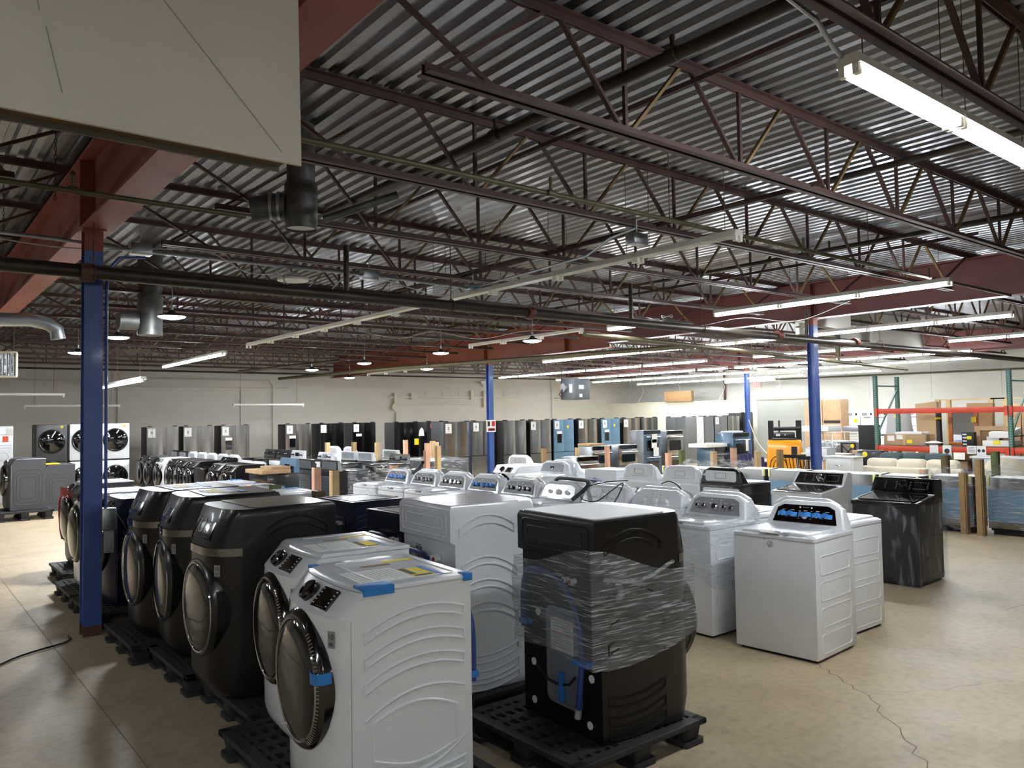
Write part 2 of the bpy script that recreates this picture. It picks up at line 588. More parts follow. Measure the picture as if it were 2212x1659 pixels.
girder('distant red girder behind the rows of lit tubes', 26.3, WY0, WY1, GIRZ, 'girder_dark')
m = MB(); m.bar((1.36, 6.6, 3.98), (1.38, 6.62, 4.06), .004); 
def column(label, x, y, zt, cap=.12):
    t = thing('steel_column', label, 'column', (x, y, 0))
    mm = MB()
    b, f = .076, .009
    mm.box(-b, b, -b, -b+f, .09, zt-cap); mm.box(-b, b, b-f, b, .09, zt-cap); mm.box(-.005, .005, -b+f, b-f, .09, zt-cap)
    mm.build('shaft', 'blue_paint', t)
    mm = MB()
    mm.box(-b, b, -b, -b+f, 0, .09); mm.box(-b, b, b-f, b, 0, .09); mm.box(-.005, .005, -b+f, b-f, 0, .09)
    mm.build('unpainted_foot', 'rust', t)
    mm = MB()
    mm.box(-b, b, -b, -b+f, zt-cap, zt); mm.box(-b, b, b-f, b, zt-cap, zt); mm.box(-.005, .005, -b+f, b-f, zt-cap, zt)
    mm.box(-.1, .1, -.1, .1, zt-.014, zt)
    mm.build('unpainted_head', 'girder', t)
    return t
c1 = column('nearest blue steel column, at left beside the black washers', 1.47, 7.92, GIRZ, .2)
m = MB(); m.tube([(.115, -.02, 3.1), (.115, -.02, .78)], .014); m.tube([(.115, -.02, 3.1), (.13, -.02, 3.3), (.22, -.02, 3.42), (.45, 0, 3.45)], .014); m.build('conduit', 'blue_paint', c1, label='conduit painted blue up the side of the column')
m = MB(); m.rbox(.07, .19, -.1, .0, .92, 1.12, .01); m.box(.1, .17, -.09, -.03, .72, .92); m.build('outlet_box', 'galv', c1)
m = MB(); m.tube([(.15, -.05, 1.15), (.3, .0, .9), (.22, .02, .6), (.28, .02, .55)], .006); m.build('cord', 'black_cable', c1)
c2 = column('blue steel column behind the middle washers, with a paper sign', 13.85, 18.3, GIRZ-.12)
sg = MB(); sg.box(-.2, .13, -.093, -.083, 1.45, 1.8); o = sg.build('paper_sign', 'label_white', c2)
sg = MB(); sg.box(-.15, .1, -.095, -.0935, 1.48, 1.56); sg.box(-.02, .1, -.095, -.0935, 1.62, 1.76); sg.build('sign_print', 'red', o)
sg = MB(); sg.box(-.17, -.08, -.095, -.0935, 1.62, 1.76); sg.box(-.12, .07, -.0965, -.0955, 1.5, 1.54); sg.build('sign_print', 'print_black', o)
c3 = column('blue steel column at right in front of the yellow pallet stacker', 13.85, 8.05, GIRZ)
m = MB(); pts = [(.09+.012*math.sin(k*1.3), -.03, 3.5-k*.12) for k in range(22)]; m.tube(pts, .009); m.build('cable', 'cable', c3)
column('far blue column beside the grey partition', 26.3, 18.1, GIRZ)

# ---------------------------------------------------------------- open-web joists
def joist_proto(L, split):
    t = thing('roof_joist', '', 'roof joist')
    for nm, z0, sgn in (('bottom_chord', BOTZ, 1), ('top_chord', TOPZ+.07, -1)):
        a0, a1 = (.75, L-.75) if sgn > 0 else (0, L)
        mm = MB()
        for s in (-1, 1):
            mm.box(a0, a1, min(s*.012, s*.062), max(s*.012, s*.062), min(z0, z0+sgn*.007), max(z0, z0+sgn*.007))
            mm.box(a0, a1, min(s*.012, s*.019), max(s*.012, s*.019), min(z0, z0+sgn*.058), max(z0, z0+sgn*.058))
        mm.build(nm, 'joist', t, smooth=False)
    zb, zt = BOTZ+.03, TOPZ+.03
    P = 1.28; n = int((L-2.6)/P); off = (L-n*P)/2
    bars = []
    for k in range(n+1):
        xt = off + k*P
        if k < n:
            xb = xt+P/2
            bars.append(((xt+.06, 0, zt), (xb-.04, 0, zb), 'joist', .034, .022))
            bars.append(((xb+.04, 0, zb), (xt+P-.06, 0, zt), 'joist_lit', .034, .022))  # diagonals leaning this way get the painted-in light
            bars.append(((xb, 0, zb), (xb, 0, zt), 'joist', .026, .026))
    bars.append(((off-.06, 0, zt), (.8, 0, zb), 'joist', .034, .022))
    bars.append(((.12, 0, zt), (1.25, 0, zb), 'joist', .026, .026))
    bars.append(((L-off+.06, 0, zt), (L-.8, 0, zb), 'joist_lit', .034, .022))
    bars.append(((L-.12, 0, zt), (L-1.25, 0, zb), 'joist', .026, .026))
    if split:
        for p, q, mt, a, b in bars:
            mm = MB(); mm.bar(p, q, a, b); mm.build('web_bar', mt, t, smooth=False)
    else:
        mm = MB()
        for p, q, mt, a, b in bars:
            mm.m = 0 if mt == 'joist' else 1
            mm.bar(p, q, a, b)
        mm.build('web', ['joist', 'joist_lit'], t, smooth=False)
    return t
JP = {}
SP = 1.7; Y0J = 3.52
def joist(x0, x1, y, split, label, group):
    k = (round(x1-x0, 2), split)
    if k not in JP:
        JP[k] = joist_proto(x1-x0, split); o = JP[k]; o.location = (x0, y, 0); o['label'] = label; o['group'] = group
    else:
        dup(JP[k], (x0, y, 0), 0, label, group)
n = 0
for k in range(-5, 15):
    y = Y0J + SP*k
    if y > WY1-.3: continue
    vis = k+2
    if k >= -1:
        lab = f'brown open-web roof joist between the two girders, {ORD[k+1]} from the camera'
    else: lab = 'brown open-web roof joist of the main bay above and behind the camera'
    joist(1.5, 13.85, y, k < 5, lab, 'main bay roof joists')
    lab2 = f'dark roof joist left of the rust-red girder, {ORD[k]} from the camera' if 0 <= k < 9 else 'dark roof joist of the left bay outside the view'
    joist(-9+.15, 1.5, y, False, lab2, 'left bay roof joists')
    lab3 = f'dark roof joist beyond the red girder at right, {ORD[k-2]} from the camera' if k >= 2 else 'dark roof joist of the right bay outside the view'
    joist(13.85, 26.3, y, False, lab3, 'right bay roof joists')
    if k >= 4:
        joist(26.3, 31.0-.15, y, False, f'far roof joist against the right wall, {ORD[k-4]} from the camera', 'far right roof joists')
# bridging angles running across the joists
for i, (x, z, y0, y1, lab) in enumerate((
        (4.55, TOPZ-.03, 1.0, 9.4, 'thin brown bridging angle under the roof deck, nearest the rust-red girder'),
        (7.7, TOPZ-.03, .5, 12, 'thin brown bridging angle under the roof deck, midway along the joists'),
        (10.9, TOPZ-.03, .5, 14, 'thin brown bridging angle under the roof deck, near the dark red girder'),
        (6.1, BOTZ+.07, 3.4, 17, 'brown bridging angle resting on the joists\' lower chords, left of the unlit strip lights'),
        (9.3, BOTZ+.07, 3.4, 17, 'brown bridging angle resting on the joists\' lower chords, above the lit strip'))):
    m = MB(); m.box(x-.018, x+.018, y0, y1, z-.002, z+.002); m.box(x-.018, x-.014, y0, y1, z-.036, z)
    tag(m.build('bridging_angle', 'joist', smooth=False), lab, 'steel angle', 'bridging angles')

# ---------------------------------------------------------------- drywall smoke curtains
t = thing('drywall_curtain', 'large off-white drywall draft curtain hanging at top left', 'drywall panel', (0, 3.05, 0))
m = MB(); m.prism([(-6, 2.94), (1.345, 2.94), (1.335, 3.65), (.55, 3.72), (-6, 3.9)], 0, .015, 'y'); m.build('front_sheet', 'drywall', t, smooth=False)
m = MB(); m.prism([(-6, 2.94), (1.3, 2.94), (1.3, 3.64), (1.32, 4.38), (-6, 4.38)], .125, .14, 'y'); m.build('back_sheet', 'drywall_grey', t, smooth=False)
m = MB(); m.box(-6, 1.3, .016, .124, 2.96, 3.0); m.build('bottom_plate', 'stud_wood', t)
for x in (-1.2, -.4, .9, 1.24): 
    m = MB(); m.box(x, x+.04, .016, .124, 3.0, 3.6); m.build('stud', 'galv_dark', t)
m = MB()
for p, q in (((.66, 3.62), (1.26, 2.98)), ((.42, 3.25), (.47, 3.03)), ((.36, 3.5), (.4, 3.3))):
    m.bar((p[0], -.001, p[1]), (q[0], -.001, q[1]), .002, .004)
m.build('pencil_line', 'print_grey', t)
for i, (x0, x1, y, z0, z1, lab) in enumerate((
        (13.95, 15.9, 8.35, 3.56, 4.38, 'white drywall draft curtain beside the right-hand blue column, under the red girder'),
        (16.0, 19.2, 9.6, 3.62, 4.38, 'white drywall draft curtain behind the elbow pipe at right'),
        (19.3, 22.6, 9.8, 3.55, 4.38, 'stained white drywall draft curtain at the far right of the ceiling'))):
    t = thing('drywall_curtain', lab, 'drywall panel', (0, y, 0))
    m = MB(); m.prism([(x0, z0+.08*(i == 0)), (x1, z0), (x1, z1), (x0, z1)], 0, .1, 'y'); m.build('sheet', 'wall_white', t, smooth=False)
    m = MB(); m.box(x0, x1, .0, .1, z0-.03, z0-.002); m.build('bottom_plate', 'stud_wood', t)

# ---------------------------------------------------------------- pipes, conduits, ducts
def ring(mm, c, axis, r, w):
    c = Vector(c); a = Vector(axis)
    mm.tube([c-a*w/2, c+a*w/2], r, 14)
t = thing('sprinkler_main', 'thick black sprinkler main crossing the whole hall in front of the columns', 'pipe', (0, 7.6, 3.2))
m = MB(); m.tube([(-5, 0, .02), (6, 0, 0), (13, 0, -.03), (24, 0, -.06)], .062, 16); m.build('pipe', 'pipe_black', t)
for x in (1.36, 6.4, 12.0, 14.6):
    m = MB(); ring(m, (x, 0, 0), (1, 0, 0), .082, .09); m.rbox(x-.05, x+.05, -.1, -.07, -.03, .03, .01); m.rbox(x-.05, x+.05, .07, .1, -.03, .03, .01); m.build('coupling', 'pipe_red' if x > 2 else 'rust', t)
for x, zt in ((3.85, .55), (8.3, .55), (12.9, .5)):
    m = MB(); m.tube([(x, 0, .05), (x, 0, zt)], .03, 12); m.build('riser', 'pipe_black', t)
for x in (1.42, 5.2, 9.9, 15.6):
    m = MB(); m.tube([(x, 0, .06), (x, 0, .95)], .006, 6); m.tube([(x, .075*math.cos(a), .075*math.sin(a)) for a in [2*PI*k/14 for k in range(14)]], .008, 6, closed=True); m.build('hanger', 'rust', t)
def pipe(label, path, r, mt, fittings=(), hang=(), name='sprinkler_pipe', cat='pipe'):
    o0 = Vector(path[0])
    tt = thing(name, label, cat, o0)
    mm = MB(); mm.tube([Vector(p)-o0 for p in path], r, 12); mm.build('pipe', mt, tt)
    for p in fittings:
        q = Vector(p)-o0; dd = (Vector(path[1])-Vector(path[0])).normalized()*.035; mm = MB(); mm.tube([q-dd, q+dd], r*1.2, 12); mm.tube([q, q+Vector((0, 0, .1))], min(r, .02)*.7, 10); mm.lathe([(.004, .1), (.018, .1), (.018, .12), (.005, .13)], 10, 'z', q); mm.build('sprinkler_head', mt, tt)
    for p, z in hang:
        q = Vector(p)-o0; mm = MB(); mm.tube([q, (q.x, q.y, z-o0.z)], .005, 6); mm.build('hanger_rod', 'rust', tt)
    return tt
pipe('thin olive sprinkler branch pipe crossing in front of the duct, nearest the camera', [(-6, 4.45, 3.6), (13.4, 4.5, 3.6)], .021, 'pipe_olive', [(4.0, 4.46, 3.6), (7.6, 4.48, 3.6), (10.6, 4.49, 3.6)], [((5.4, 4.46, 3.6), 4.3), ((9, 4.48, 3.6), 4.3)])
pipe('thin olive pipe passing in front of the rust-red girder', [(-6, 6.0, 3.48), (2.2, 6.05, 3.49)], .02, 'pipe_olive', [(1.0, 6.05, 3.5)])
pipe('dark sprinkler cross main running over the lower chords towards the far wall', [(3.75, 1.2, 4.05), (3.6, 7.55, 4.05)], .042, 'pipe_black', [(3.7, 3.0, 4.05), (3.65, 4.7, 4.05)])
pipe('dark pipe running under the deck over the unlit strip lights', [(7.2, .8, 4.12), (7.0, 12, 4.12)], .03, 'pipe_black')
pipe('dark pipe running under the deck near the dark red girder', [(10.2, .8, 4.1), (10.1, 9, 4.1)], .03, 'pipe_black', [(10.15, 3.2, 4.1), (10.15, 5.6, 4.1)])
pipe('slanting grey vent pipe running from the duct mouth', [(2.86, 6.05, 3.56), (3.4, 5.75, 3.79)], .034, 'galv_dark', name='vent_pipe')
pipe('long black pipe under the orange girder towards the far blue column', [(13.1, 10.2, 3.28), (11.2, 19, 3.3), (10.4, 25.5, 3.3)], .05, 'pipe_olive', [], [((12.0, 15.3, 3.3), 3.7)])
pipe('pale pipe crossing from the lit strip to the right-hand blue column', [(9.7, 10.0, 3.33), (13.1, 10.2, 3.28), (24, 10.9, 3.1)], .045, 'pipe_olive', [], [((16, 10.4, 3.23), 4.3), ((13.6, 10.25, 3.28), 4.3)])
pipe('grey pipe with an elbow dropping past the draft curtain at right', [(20.5, 9.2, 3.95), (17.0, 9.2, 3.95), (16.9, 9.2, 3.85), (16.9, 9.2, 3.1)], .06, 'pipe_olive')
pipe('thin pipe running high along the white right wall', [(30.7, 4, 3.2), (30.7, 22, 3.35)], .03, 'pipe_olive')
pipe('slim pipe along the top of the back wall', [(1, 28.35, 3.66), (29, 28.35, 3.66)], .03, 'pipe_black')
pipe('rusty pipe end hanging below the joists in front of the back wall', [(7.6, 21.5, 3.25), (10.4, 21.0, 3.62)], .04, 'pipe_black', [], [((8.2, 21.4, 3.33), 4.4), ((9.2, 21.2, 3.46), 4.4)])
# electrical conduit with boxes
t = thing('electrical_conduit', 'shiny steel conduit with junction boxes running below the joists left of centre', 'conduit', (0, 8.22, 3.58))
m = MB(); m.tube([(-5, 0, .02), (1.2, 0, .02), (1.8, 0, -.01), (4.5, 0, 0), (6.0, .1, 0)], .017, 10); m.tube([(6.05, .1, 0), (5.9, -2.2, .02), (5.75, -2.7, .1), (5.7, -3.1, .12)], .014, 10); m.build('tube', 'galv', t)
for x, y in ((1.95, 0), (4.46, 0), (6.05, .1), (5.7, -3.1)):
    m = MB(); m.rbox(x-.1, x+.1, y-.06, y+.06, -.05, .06, .008); m.tube([(x, y, .06), (x, y, .2)], .006, 6); m.build('junction_box', 'galv', t)
def wire(label, pts, r=.006, mt='cable'):
    # smooth the sagging run
    out = []
    P = [Vector(p) for p in pts]
    for i in range(len(P)-1):
        p0 = P[max(0, i-1)]; p1 = P[i]; p2 = P[i+1]; p3 = P[min(len(P)-1, i+2)]
        for k in range(6):
            u = k/6
            out.append(.5*((2*p1)+(p2-p0)*u+(2*p0-5*p1+4*p2-p3)*u*u+(3*p1-p0-3*p2+p3)*u**3))
    out.append(P[-1])
    mm = MB(); mm.tube(out, r, 6)
    return tag(mm.build('cable', mt), label, 'cable')
wire('white cable sagging across the rust-red girder to the conduit', [(-.5, 8.0, 3.62), (.9, 8.05, 3.5), (1.6, 8.1, 3.52), (2.5, 8.1, 3.62), (3.0, 8.15, 3.45), (3.5, 8.2, 3.52)])
wire('white loops of cable around the junction box left of centre', [(3.3, 8.15, 3.5), (3.5, 8.1, 3.3), (3.7, 8.1, 3.42), (3.45, 8.2, 3.5), (3.4, 8.1, 3.3), (3.8, 8.1, 3.28), (4.1, 8.2, 3.5)])
wire('white cable looping under the conduit towards the unlit strip lights', [(4.5, 8.2, 3.58), (5.0, 8.1, 3.45), (5.5, 8.2, 3.42), (6.0, 8.3, 3.56)])
wire('slack white cable draped over the far joists in the middle of the ceiling', [(7.3, 14, 3.65), (8.0, 13.5, 3.48), (8.6, 13.2, 3.62), (9.3, 12.6, 3.45), (10.1, 12.0, 3.6), (10.9, 10.8, 3.5)])
wire('slack white cable hanging below the lit strip near the dark red girder', [(10.9, 9.6, 3.66), (11.1, 8.7, 3.42), (11.3, 7.8, 3.48), (11.6, 7.0, 3.36), (11.8, 6.2, 3.6)])
# galvanised flue with tee
t = thing('vent_duct', 'galvanised round vent duct with a side tee hanging below the draft curtain', 'duct', (2.75, 6.25, 0))
m = MB(); m.lathe([(.118, 3.88), (.118, 4.4)], 28); m.lathe([(.128, 3.9), (.138, 3.88), (.138, 3.56), (.132, 3.55), (.132, 3.5), (.128, 3.5), (.128, 3.52)], 28, cap=False); m.build('pipe_section', 'galv_dark', t)
m = MB(); m.lathe([(0.001, 3.52), (.126, 3.52)], 28, cap=False); m.build('lit_mouth', 'label_white', t)  # white disc across the mouth, painting the light inside the duct
m = MB(); m.tube([(-.1, .08, 3.7), (-.2, .14, 3.7), (-.26, .17, 3.68), (-.36, .21, 3.66)], .11, 20); m.build('side_tee', 'galv_dark', t)
for a in (.16, .22): 
    m = MB(); m.tube([(-.9*a, .55*a, 3.7), (-.9*a-.02, .55*a+.012, 3.7)], .119, 20); m.build('joint_ring', 'galv', t)
for lab, x, y, z0, r in (('second galvanised duct standing among the far joists, behind the near high-bay lamp', 3.0, 12.1, 3.15, .17),):
    t = thing('vent_duct', lab, 'duct', (x, y, 0))
    m = MB(); m.lathe([(r, z0), (r, 4.4)], 24); m.build('pipe_section', 'galv_dark', t)
    m = MB(); m.tube([(-r, 0, z0+.2), (-r-.25, 0, z0+.2)], r*.8, 20); m.build('side_tee', 'galv_dark', t)
t = thing('heater_flue', 'pale curved flue pipe at the far left above the wall heaters', 'duct', (1.0, 12.0, 3.15))
m = MB(); m.tube([(-2, 0, -.05), (.1, 0, .1), (.5, 0, .12), (.7, 0, .08), (.8, 0, 0), (.82, 0, -.12)], .09, 18); m.build('pipe_section', 'galv', t)

# chains hanging from the deck by the rust-red girder
for lab, x, y, z0, z1 in (('rusty chain hanging beside the rust-red girder', 1.02, 6.9, 3.62, 4.38), ('short rusty chain hanging right of the rust-red girder', 1.75, 6.0, 3.95, 4.38), ('looped rusty chain below the rust-red girder at left', .95, 9.6, 3.15, 4.38)):
    m = MB(); z = z1; k = 0
    while z > z0:
        c = Vector((x, y, z)); a = Vector((1, 0, 0)) if k % 2 else Vector((0, 1, 0))
        m.tube([c+a*(.009*math.cos(q))+Vector((0, 0, .02*math.sin(q))) for q in [2*PI*i/8 for i in range(8)]], .003, 5, closed=True)
        z -= .032; k += 1
    tag(m.build('chain', 'rust'), lab, 'chain')

# ---------------------------------------------------------------- lamps
def strip_proto(label, cat, length=1.22, lit=True, double=True, mt='fixture', drop=0):
    """strip light running along local Y from 0 to length; z = 0 is the tube axis"""
    t = thing('strip_light', label, cat)
    mm = MB(); mm.prism([(-.065, .03), (.065, .03), (.05, .085), (-.05, .085)], 0, length, 'y'); mm.build('housing', mt, t, smooth=False)
    xs = (-.036, .036) if double else (0,)
    if drop:
        for y in (.15, length-.15):
            mm = MB(); mm.tube([(0, y, .08), (0, y, drop)], .003, 5); mm.build('hanger_rod', 'rust', t)
    for x in xs:
        if lit:
            mm = MB(); mm.tube([(x, .045, 0), (x, length-.045, 0)], .016, 10); mm.build('tube', 'tube_on', t)
        for y in (.0, length-.035):
            mm = MB(); mm.box(x-.016, x+.016, y, y+.035, -.022, .04); mm.build('socket', 'socket', t)
    return t
def strip(label, x, y, z, n=1, lit=True, along='y', group='lit strip lights', length=1.22, double=True, mt='fixture', key=None):
    dr = 0 if key else round(DECKZ+.002-z, 3)
    k = key or ('strip', length, lit, double, mt, dr)
    mk = lambda lab, cat: strip_proto(lab, cat, length, lit, double, mt, dr)
    return place(k, mk, label, 'strip light', (x, y, z), 0 if along == 'y' else -PI/2, group)
# the big one at top right: tubes along X
for i, x in enumerate((3.68, 4.92, 6.16)):
    strip(('large lit strip light at top right, its near end with the conduit', 'second lit strip light at the top right edge of the frame', 'lit strip light continuing the large one beyond the right edge')[i], x, 1.9, 3.55, along='x')
m = MB(); m.tube([(1.7, 1.93, 3.82), (3.2, 1.93, 3.78), (3.45, 1.93, 3.75), (3.6, 1.93, 3.66), (3.7, 1.93, 3.63)], .013, 8)
tag(m.build('conduit', 'galv'), 'steel conduit feeding the large lit strip at top right', 'conduit')
def row(lab, x, z, ys, n_lit='lit strip lights', skip=()):
    for i, (y, k) in enumerate(ys):
        for j in range(k):
            strip(f'lit strip light, {ORD[min(19, sum(q for _, q in ys[:i])+j)]} in the row {lab}', x, y+j*1.235, z, group=n_lit)
row('before the dark red girder', 10.75, 3.5, ((4.28, 3), (9.2, 1)))
row('first beyond the dark red girder', 14.7, 3.42, ((4.9, 3), (9.1, 2), (11.9, 2), (14.4, 2)))
row('second beyond the dark red girder', 18.95, 3.42, ((5.2, 2), (9.1, 3), (14.4, 2), (17.0, 6)))
row('third beyond the dark red girder', 22.7, 3.42, ((8.6, 3), (12.4, 3), (16.4, 1), (17.8, 6)))
row('fourth beyond the dark red girder', 25.6, 3.4, ((9.1, 3), (13.0, 3), (17.2, 1), (18.5, 6)))
row('near the right wall', 27.9, 3.3, ((13.6, 2), (16.6, 7)))
row('nearest the far right corner', 28.7, 3.2, ((18.4, 2),))
# lamps behind and beside the camera that light the foreground
for i, (x, y) in enumerate(((-6, -5.6), (-3.5, -5.6), (-1, -5.6), (1.5, -5.6), (4, -5.6), (-5, -2.2), (-2.5, -2.2), (-6, 1.9), (-4, 1.9), (-3, 7), (-3, 12), (-3, 17))):
    strip('lit strip light out of view behind or left of the camera', x, y, 3.55, along='x', group='lamps behind the camera')
row('high over the left fridges', 6.05, 3.42, ((18.0, 4),))
# unlit run across the middle of the ceiling
for i in range(10):
    strip(f'unlit white strip light, {ORD[i]} in the long run across the ceiling', 6.05, 4.2+i*1.23, 3.46, lit=False, group='unlit strip run')
for i, (y, x) in enumerate(((11.0, 10.6), (12.25, 10.6), (13.5, 10.6))):
    strip(f'unlit strip light continuing the bright row towards the far wall, {ORD[i]} from its near end', x, y, 3.5, lit=False, group='unlit strip run')
for i in range(3):
    strip(f'unlit cream strip light by the far orange girder, {ORD[i]} from the camera', 13.0, 20.4+1.23*i, 3.38, lit=False, mt='fixture_cream', group='far unlit strips')
# low hung lamps by the back wall
def hung(label, nick, x, y, z, along, lit, top):
    t = strip(label, x, y, z, along=along, lit=lit, length=2.44, double=False, group='low hung strip lights', key=('hung', nick))
    for d in (.25, 2.2):
        m = MB(); m.tube([(0, d, .08), (0, d, top-z)], .004, 5); m.tube([(-.04, d-.06, .085), (0, d, .3), (.04, d+.06, .085)], .003, 5)
        m.build('hanging_chain', 'rust', t)
hung('unlit strip light hung low in front of the back wall, left of the blue column', 'left of the nearest blue column', 3.05, 25.5, 2.36, 'x', False, 4.4)
hung('unlit strip light hung low in front of the back wall, over the left fridges', 'over the left fridges', 8.95, 25.8, 2.38, 'x', False, 4.4)
hung('unlit cream strip light hung low at the far left edge', 'at the far left edge', 1.2, 23.0, 2.6, 'x', False, 4.4)
hung('lit strip light hung low just right of the nearest blue column', 'right of the nearest blue column', 4.0, 16.6, 2.72, 'y', True, 4.4)
hung('second lit tube of the low hung lamp by the nearest blue column', 'behind that lamp', 4.0, 19.05, 2.72, 'y', True, 4.4)
def hibay(label, cat):
    t = thing('high_bay_lamp', label, cat)
    mm = MB(); mm.lathe([(.03, .09), (.06, .05), (.1, .035), (.17, .02), (.178, .01), (.176, 0)], 32); mm.build('housing', 'lamp_black', t)
    mm = MB(); mm.lathe([(.001, -.034), (.06, -.032), (.12, -.022), (.165, -.006), (.172, 0)], 32); mm.build('diffuser', 'hibay_on', t)
    mm = MB(); mm.tube([(0, 0, .09), (0, 0, .16)], .02, 10); mm.tube([(0, 0, .16), (.01, 0, .3), (0, 0, .45), (0, 0, 1.1)], .005, 6); mm.build('hook', 'galv', t)
    return t
for lab, x, y, z in (
        ('round lit high-bay lamp nearest the camera, right of the blue column', 3.0, 11.0, 3.3),
        ('round lit high-bay lamp hanging second in the left row', 3.0, 14.1, 3.3),
        ('round lit high-bay lamp half hidden behind the nearest blue column', 3.0, 17.5, 3.3),
        ('round lit high-bay lamp in front of the orange girder, just left of its column', 9.5, 14.3, 3.3),
        ('round lit high-bay lamp left of the orange girder, above the middle fridges', 9.5, 17.8, 3.3),
        ('farthest round lit high-bay lamp in the middle row', 9.4, 20.7, 3.3),
        ('round lit high-bay lamp close to the back wall under the girder end', 12.3, 24.1, 3.3),
        ('round lit high-bay lamp hanging from the orange girder', 9.5, 11.2, 3.3),
        ('small round lit high-bay lamp just below the orange girder', 12.2, 19.1, 3.3)):
    place('hibay', hibay, lab, 'lamp', (x, y, z), 0, 'high-bay lamps')
t = thing('high_bay_lamp', 'round unlit high-bay lamp with looped white wiring at the start of the bright row', 'lamp', (11.0, 9.2, 3.48))
m = MB(); m.lathe([(.06, .12), (.1, .09), (.17, .04), (.18, 0), (.16, 0)], 28); m.build('housing', 'galv', t)
m = MB(); m.tube([(.1*math.cos(a), .1*math.sin(a), .16+.02*math.sin(3*a)) for a in [2*PI*k/16 for k in range(16)]], .008, 6, closed=True); m.build('wiring', 'cable', t)
t = thing('high_bay_lamp', 'unlit white lamp with wiring near the conduit box left of centre', 'lamp', (3.55, 8.3, 3.44))
m = MB(); m.lathe([(.04, .1), (.1, .06), (.17, .02), (.17, 0), (.001, -.002)], 28); m.build('housing', 'fixture', t)
# ================================================================ LAUNDRY APPLIANCES
# local frame of every appliance: x = width, front faces -y, z up from its base, origin at the footprint centre
FL, FR, FF, FB = -PI/2, PI/2, 0, PI       # front towards -X, +X, -Y, +Y

PEXP = 2.6
def front_loop(w, yb, ys, b, z, n=21, inset=0):
    """footprint outline at height z: flat back and sides, bulging front"""
    p = PEXP
    h = w/2-inset
    pts = [(h, yb-inset, z), (-h, yb-inset, z)]
    for k in range(n):
        t = -1+2*k/(n-1)
        s = math.copysign(abs(t)**.8, t) if t else 0
        pts.append((h*s, ys-b*(1-abs(s)**p)**.7 if abs(s) < 1 else ys, z))
    return pts
def fy(w, ys, b, x):
    return ys-b*(1-min(1, abs(2*x/w))**PEXP)**.7
def front_patch(mm, w, prof, x0, x1, z0, z1, off, nx=8, nz=4):
    """thin patch following the curved front; prof(z) -> (ys, b)"""
    g = []
    for j in range(nz+1):
        z = z0+(z1-z0)*j/nz; ys, b = prof(z)
        g.append([(x0+(x1-x0)*i/nx, fy(w, ys, b, x0+(x1-x0)*i/nx)-off, z) for i in range(nx+1)])
    mm.loft(g, False, False, closed=False)
def arc_path(y0, y1, z0, rise, th, pk=.6, n=14, inv=False):
    """closed outline of a curved pressing on a side panel, in (y, z)"""
    def zz(t):
        d = (t-pk)/(pk if t < pk else pk)
        return z0+(rise*(1-d*d) if not inv else rise*d*d)
    a = [(y0+(y1-y0)*k/n, zz(k/n)+th) for k in range(n+1)]
    b = [(y0+(y1-y0)*k/n, zz(k/n)) for k in range(n, -1, -1)]
    return a+b
def side_ridges(mm, x, paths, r=.007, closed=True):
    for pth in paths:
        mm.tube([(x, y, z) for y, z in pth], r, 6, closed=closed)
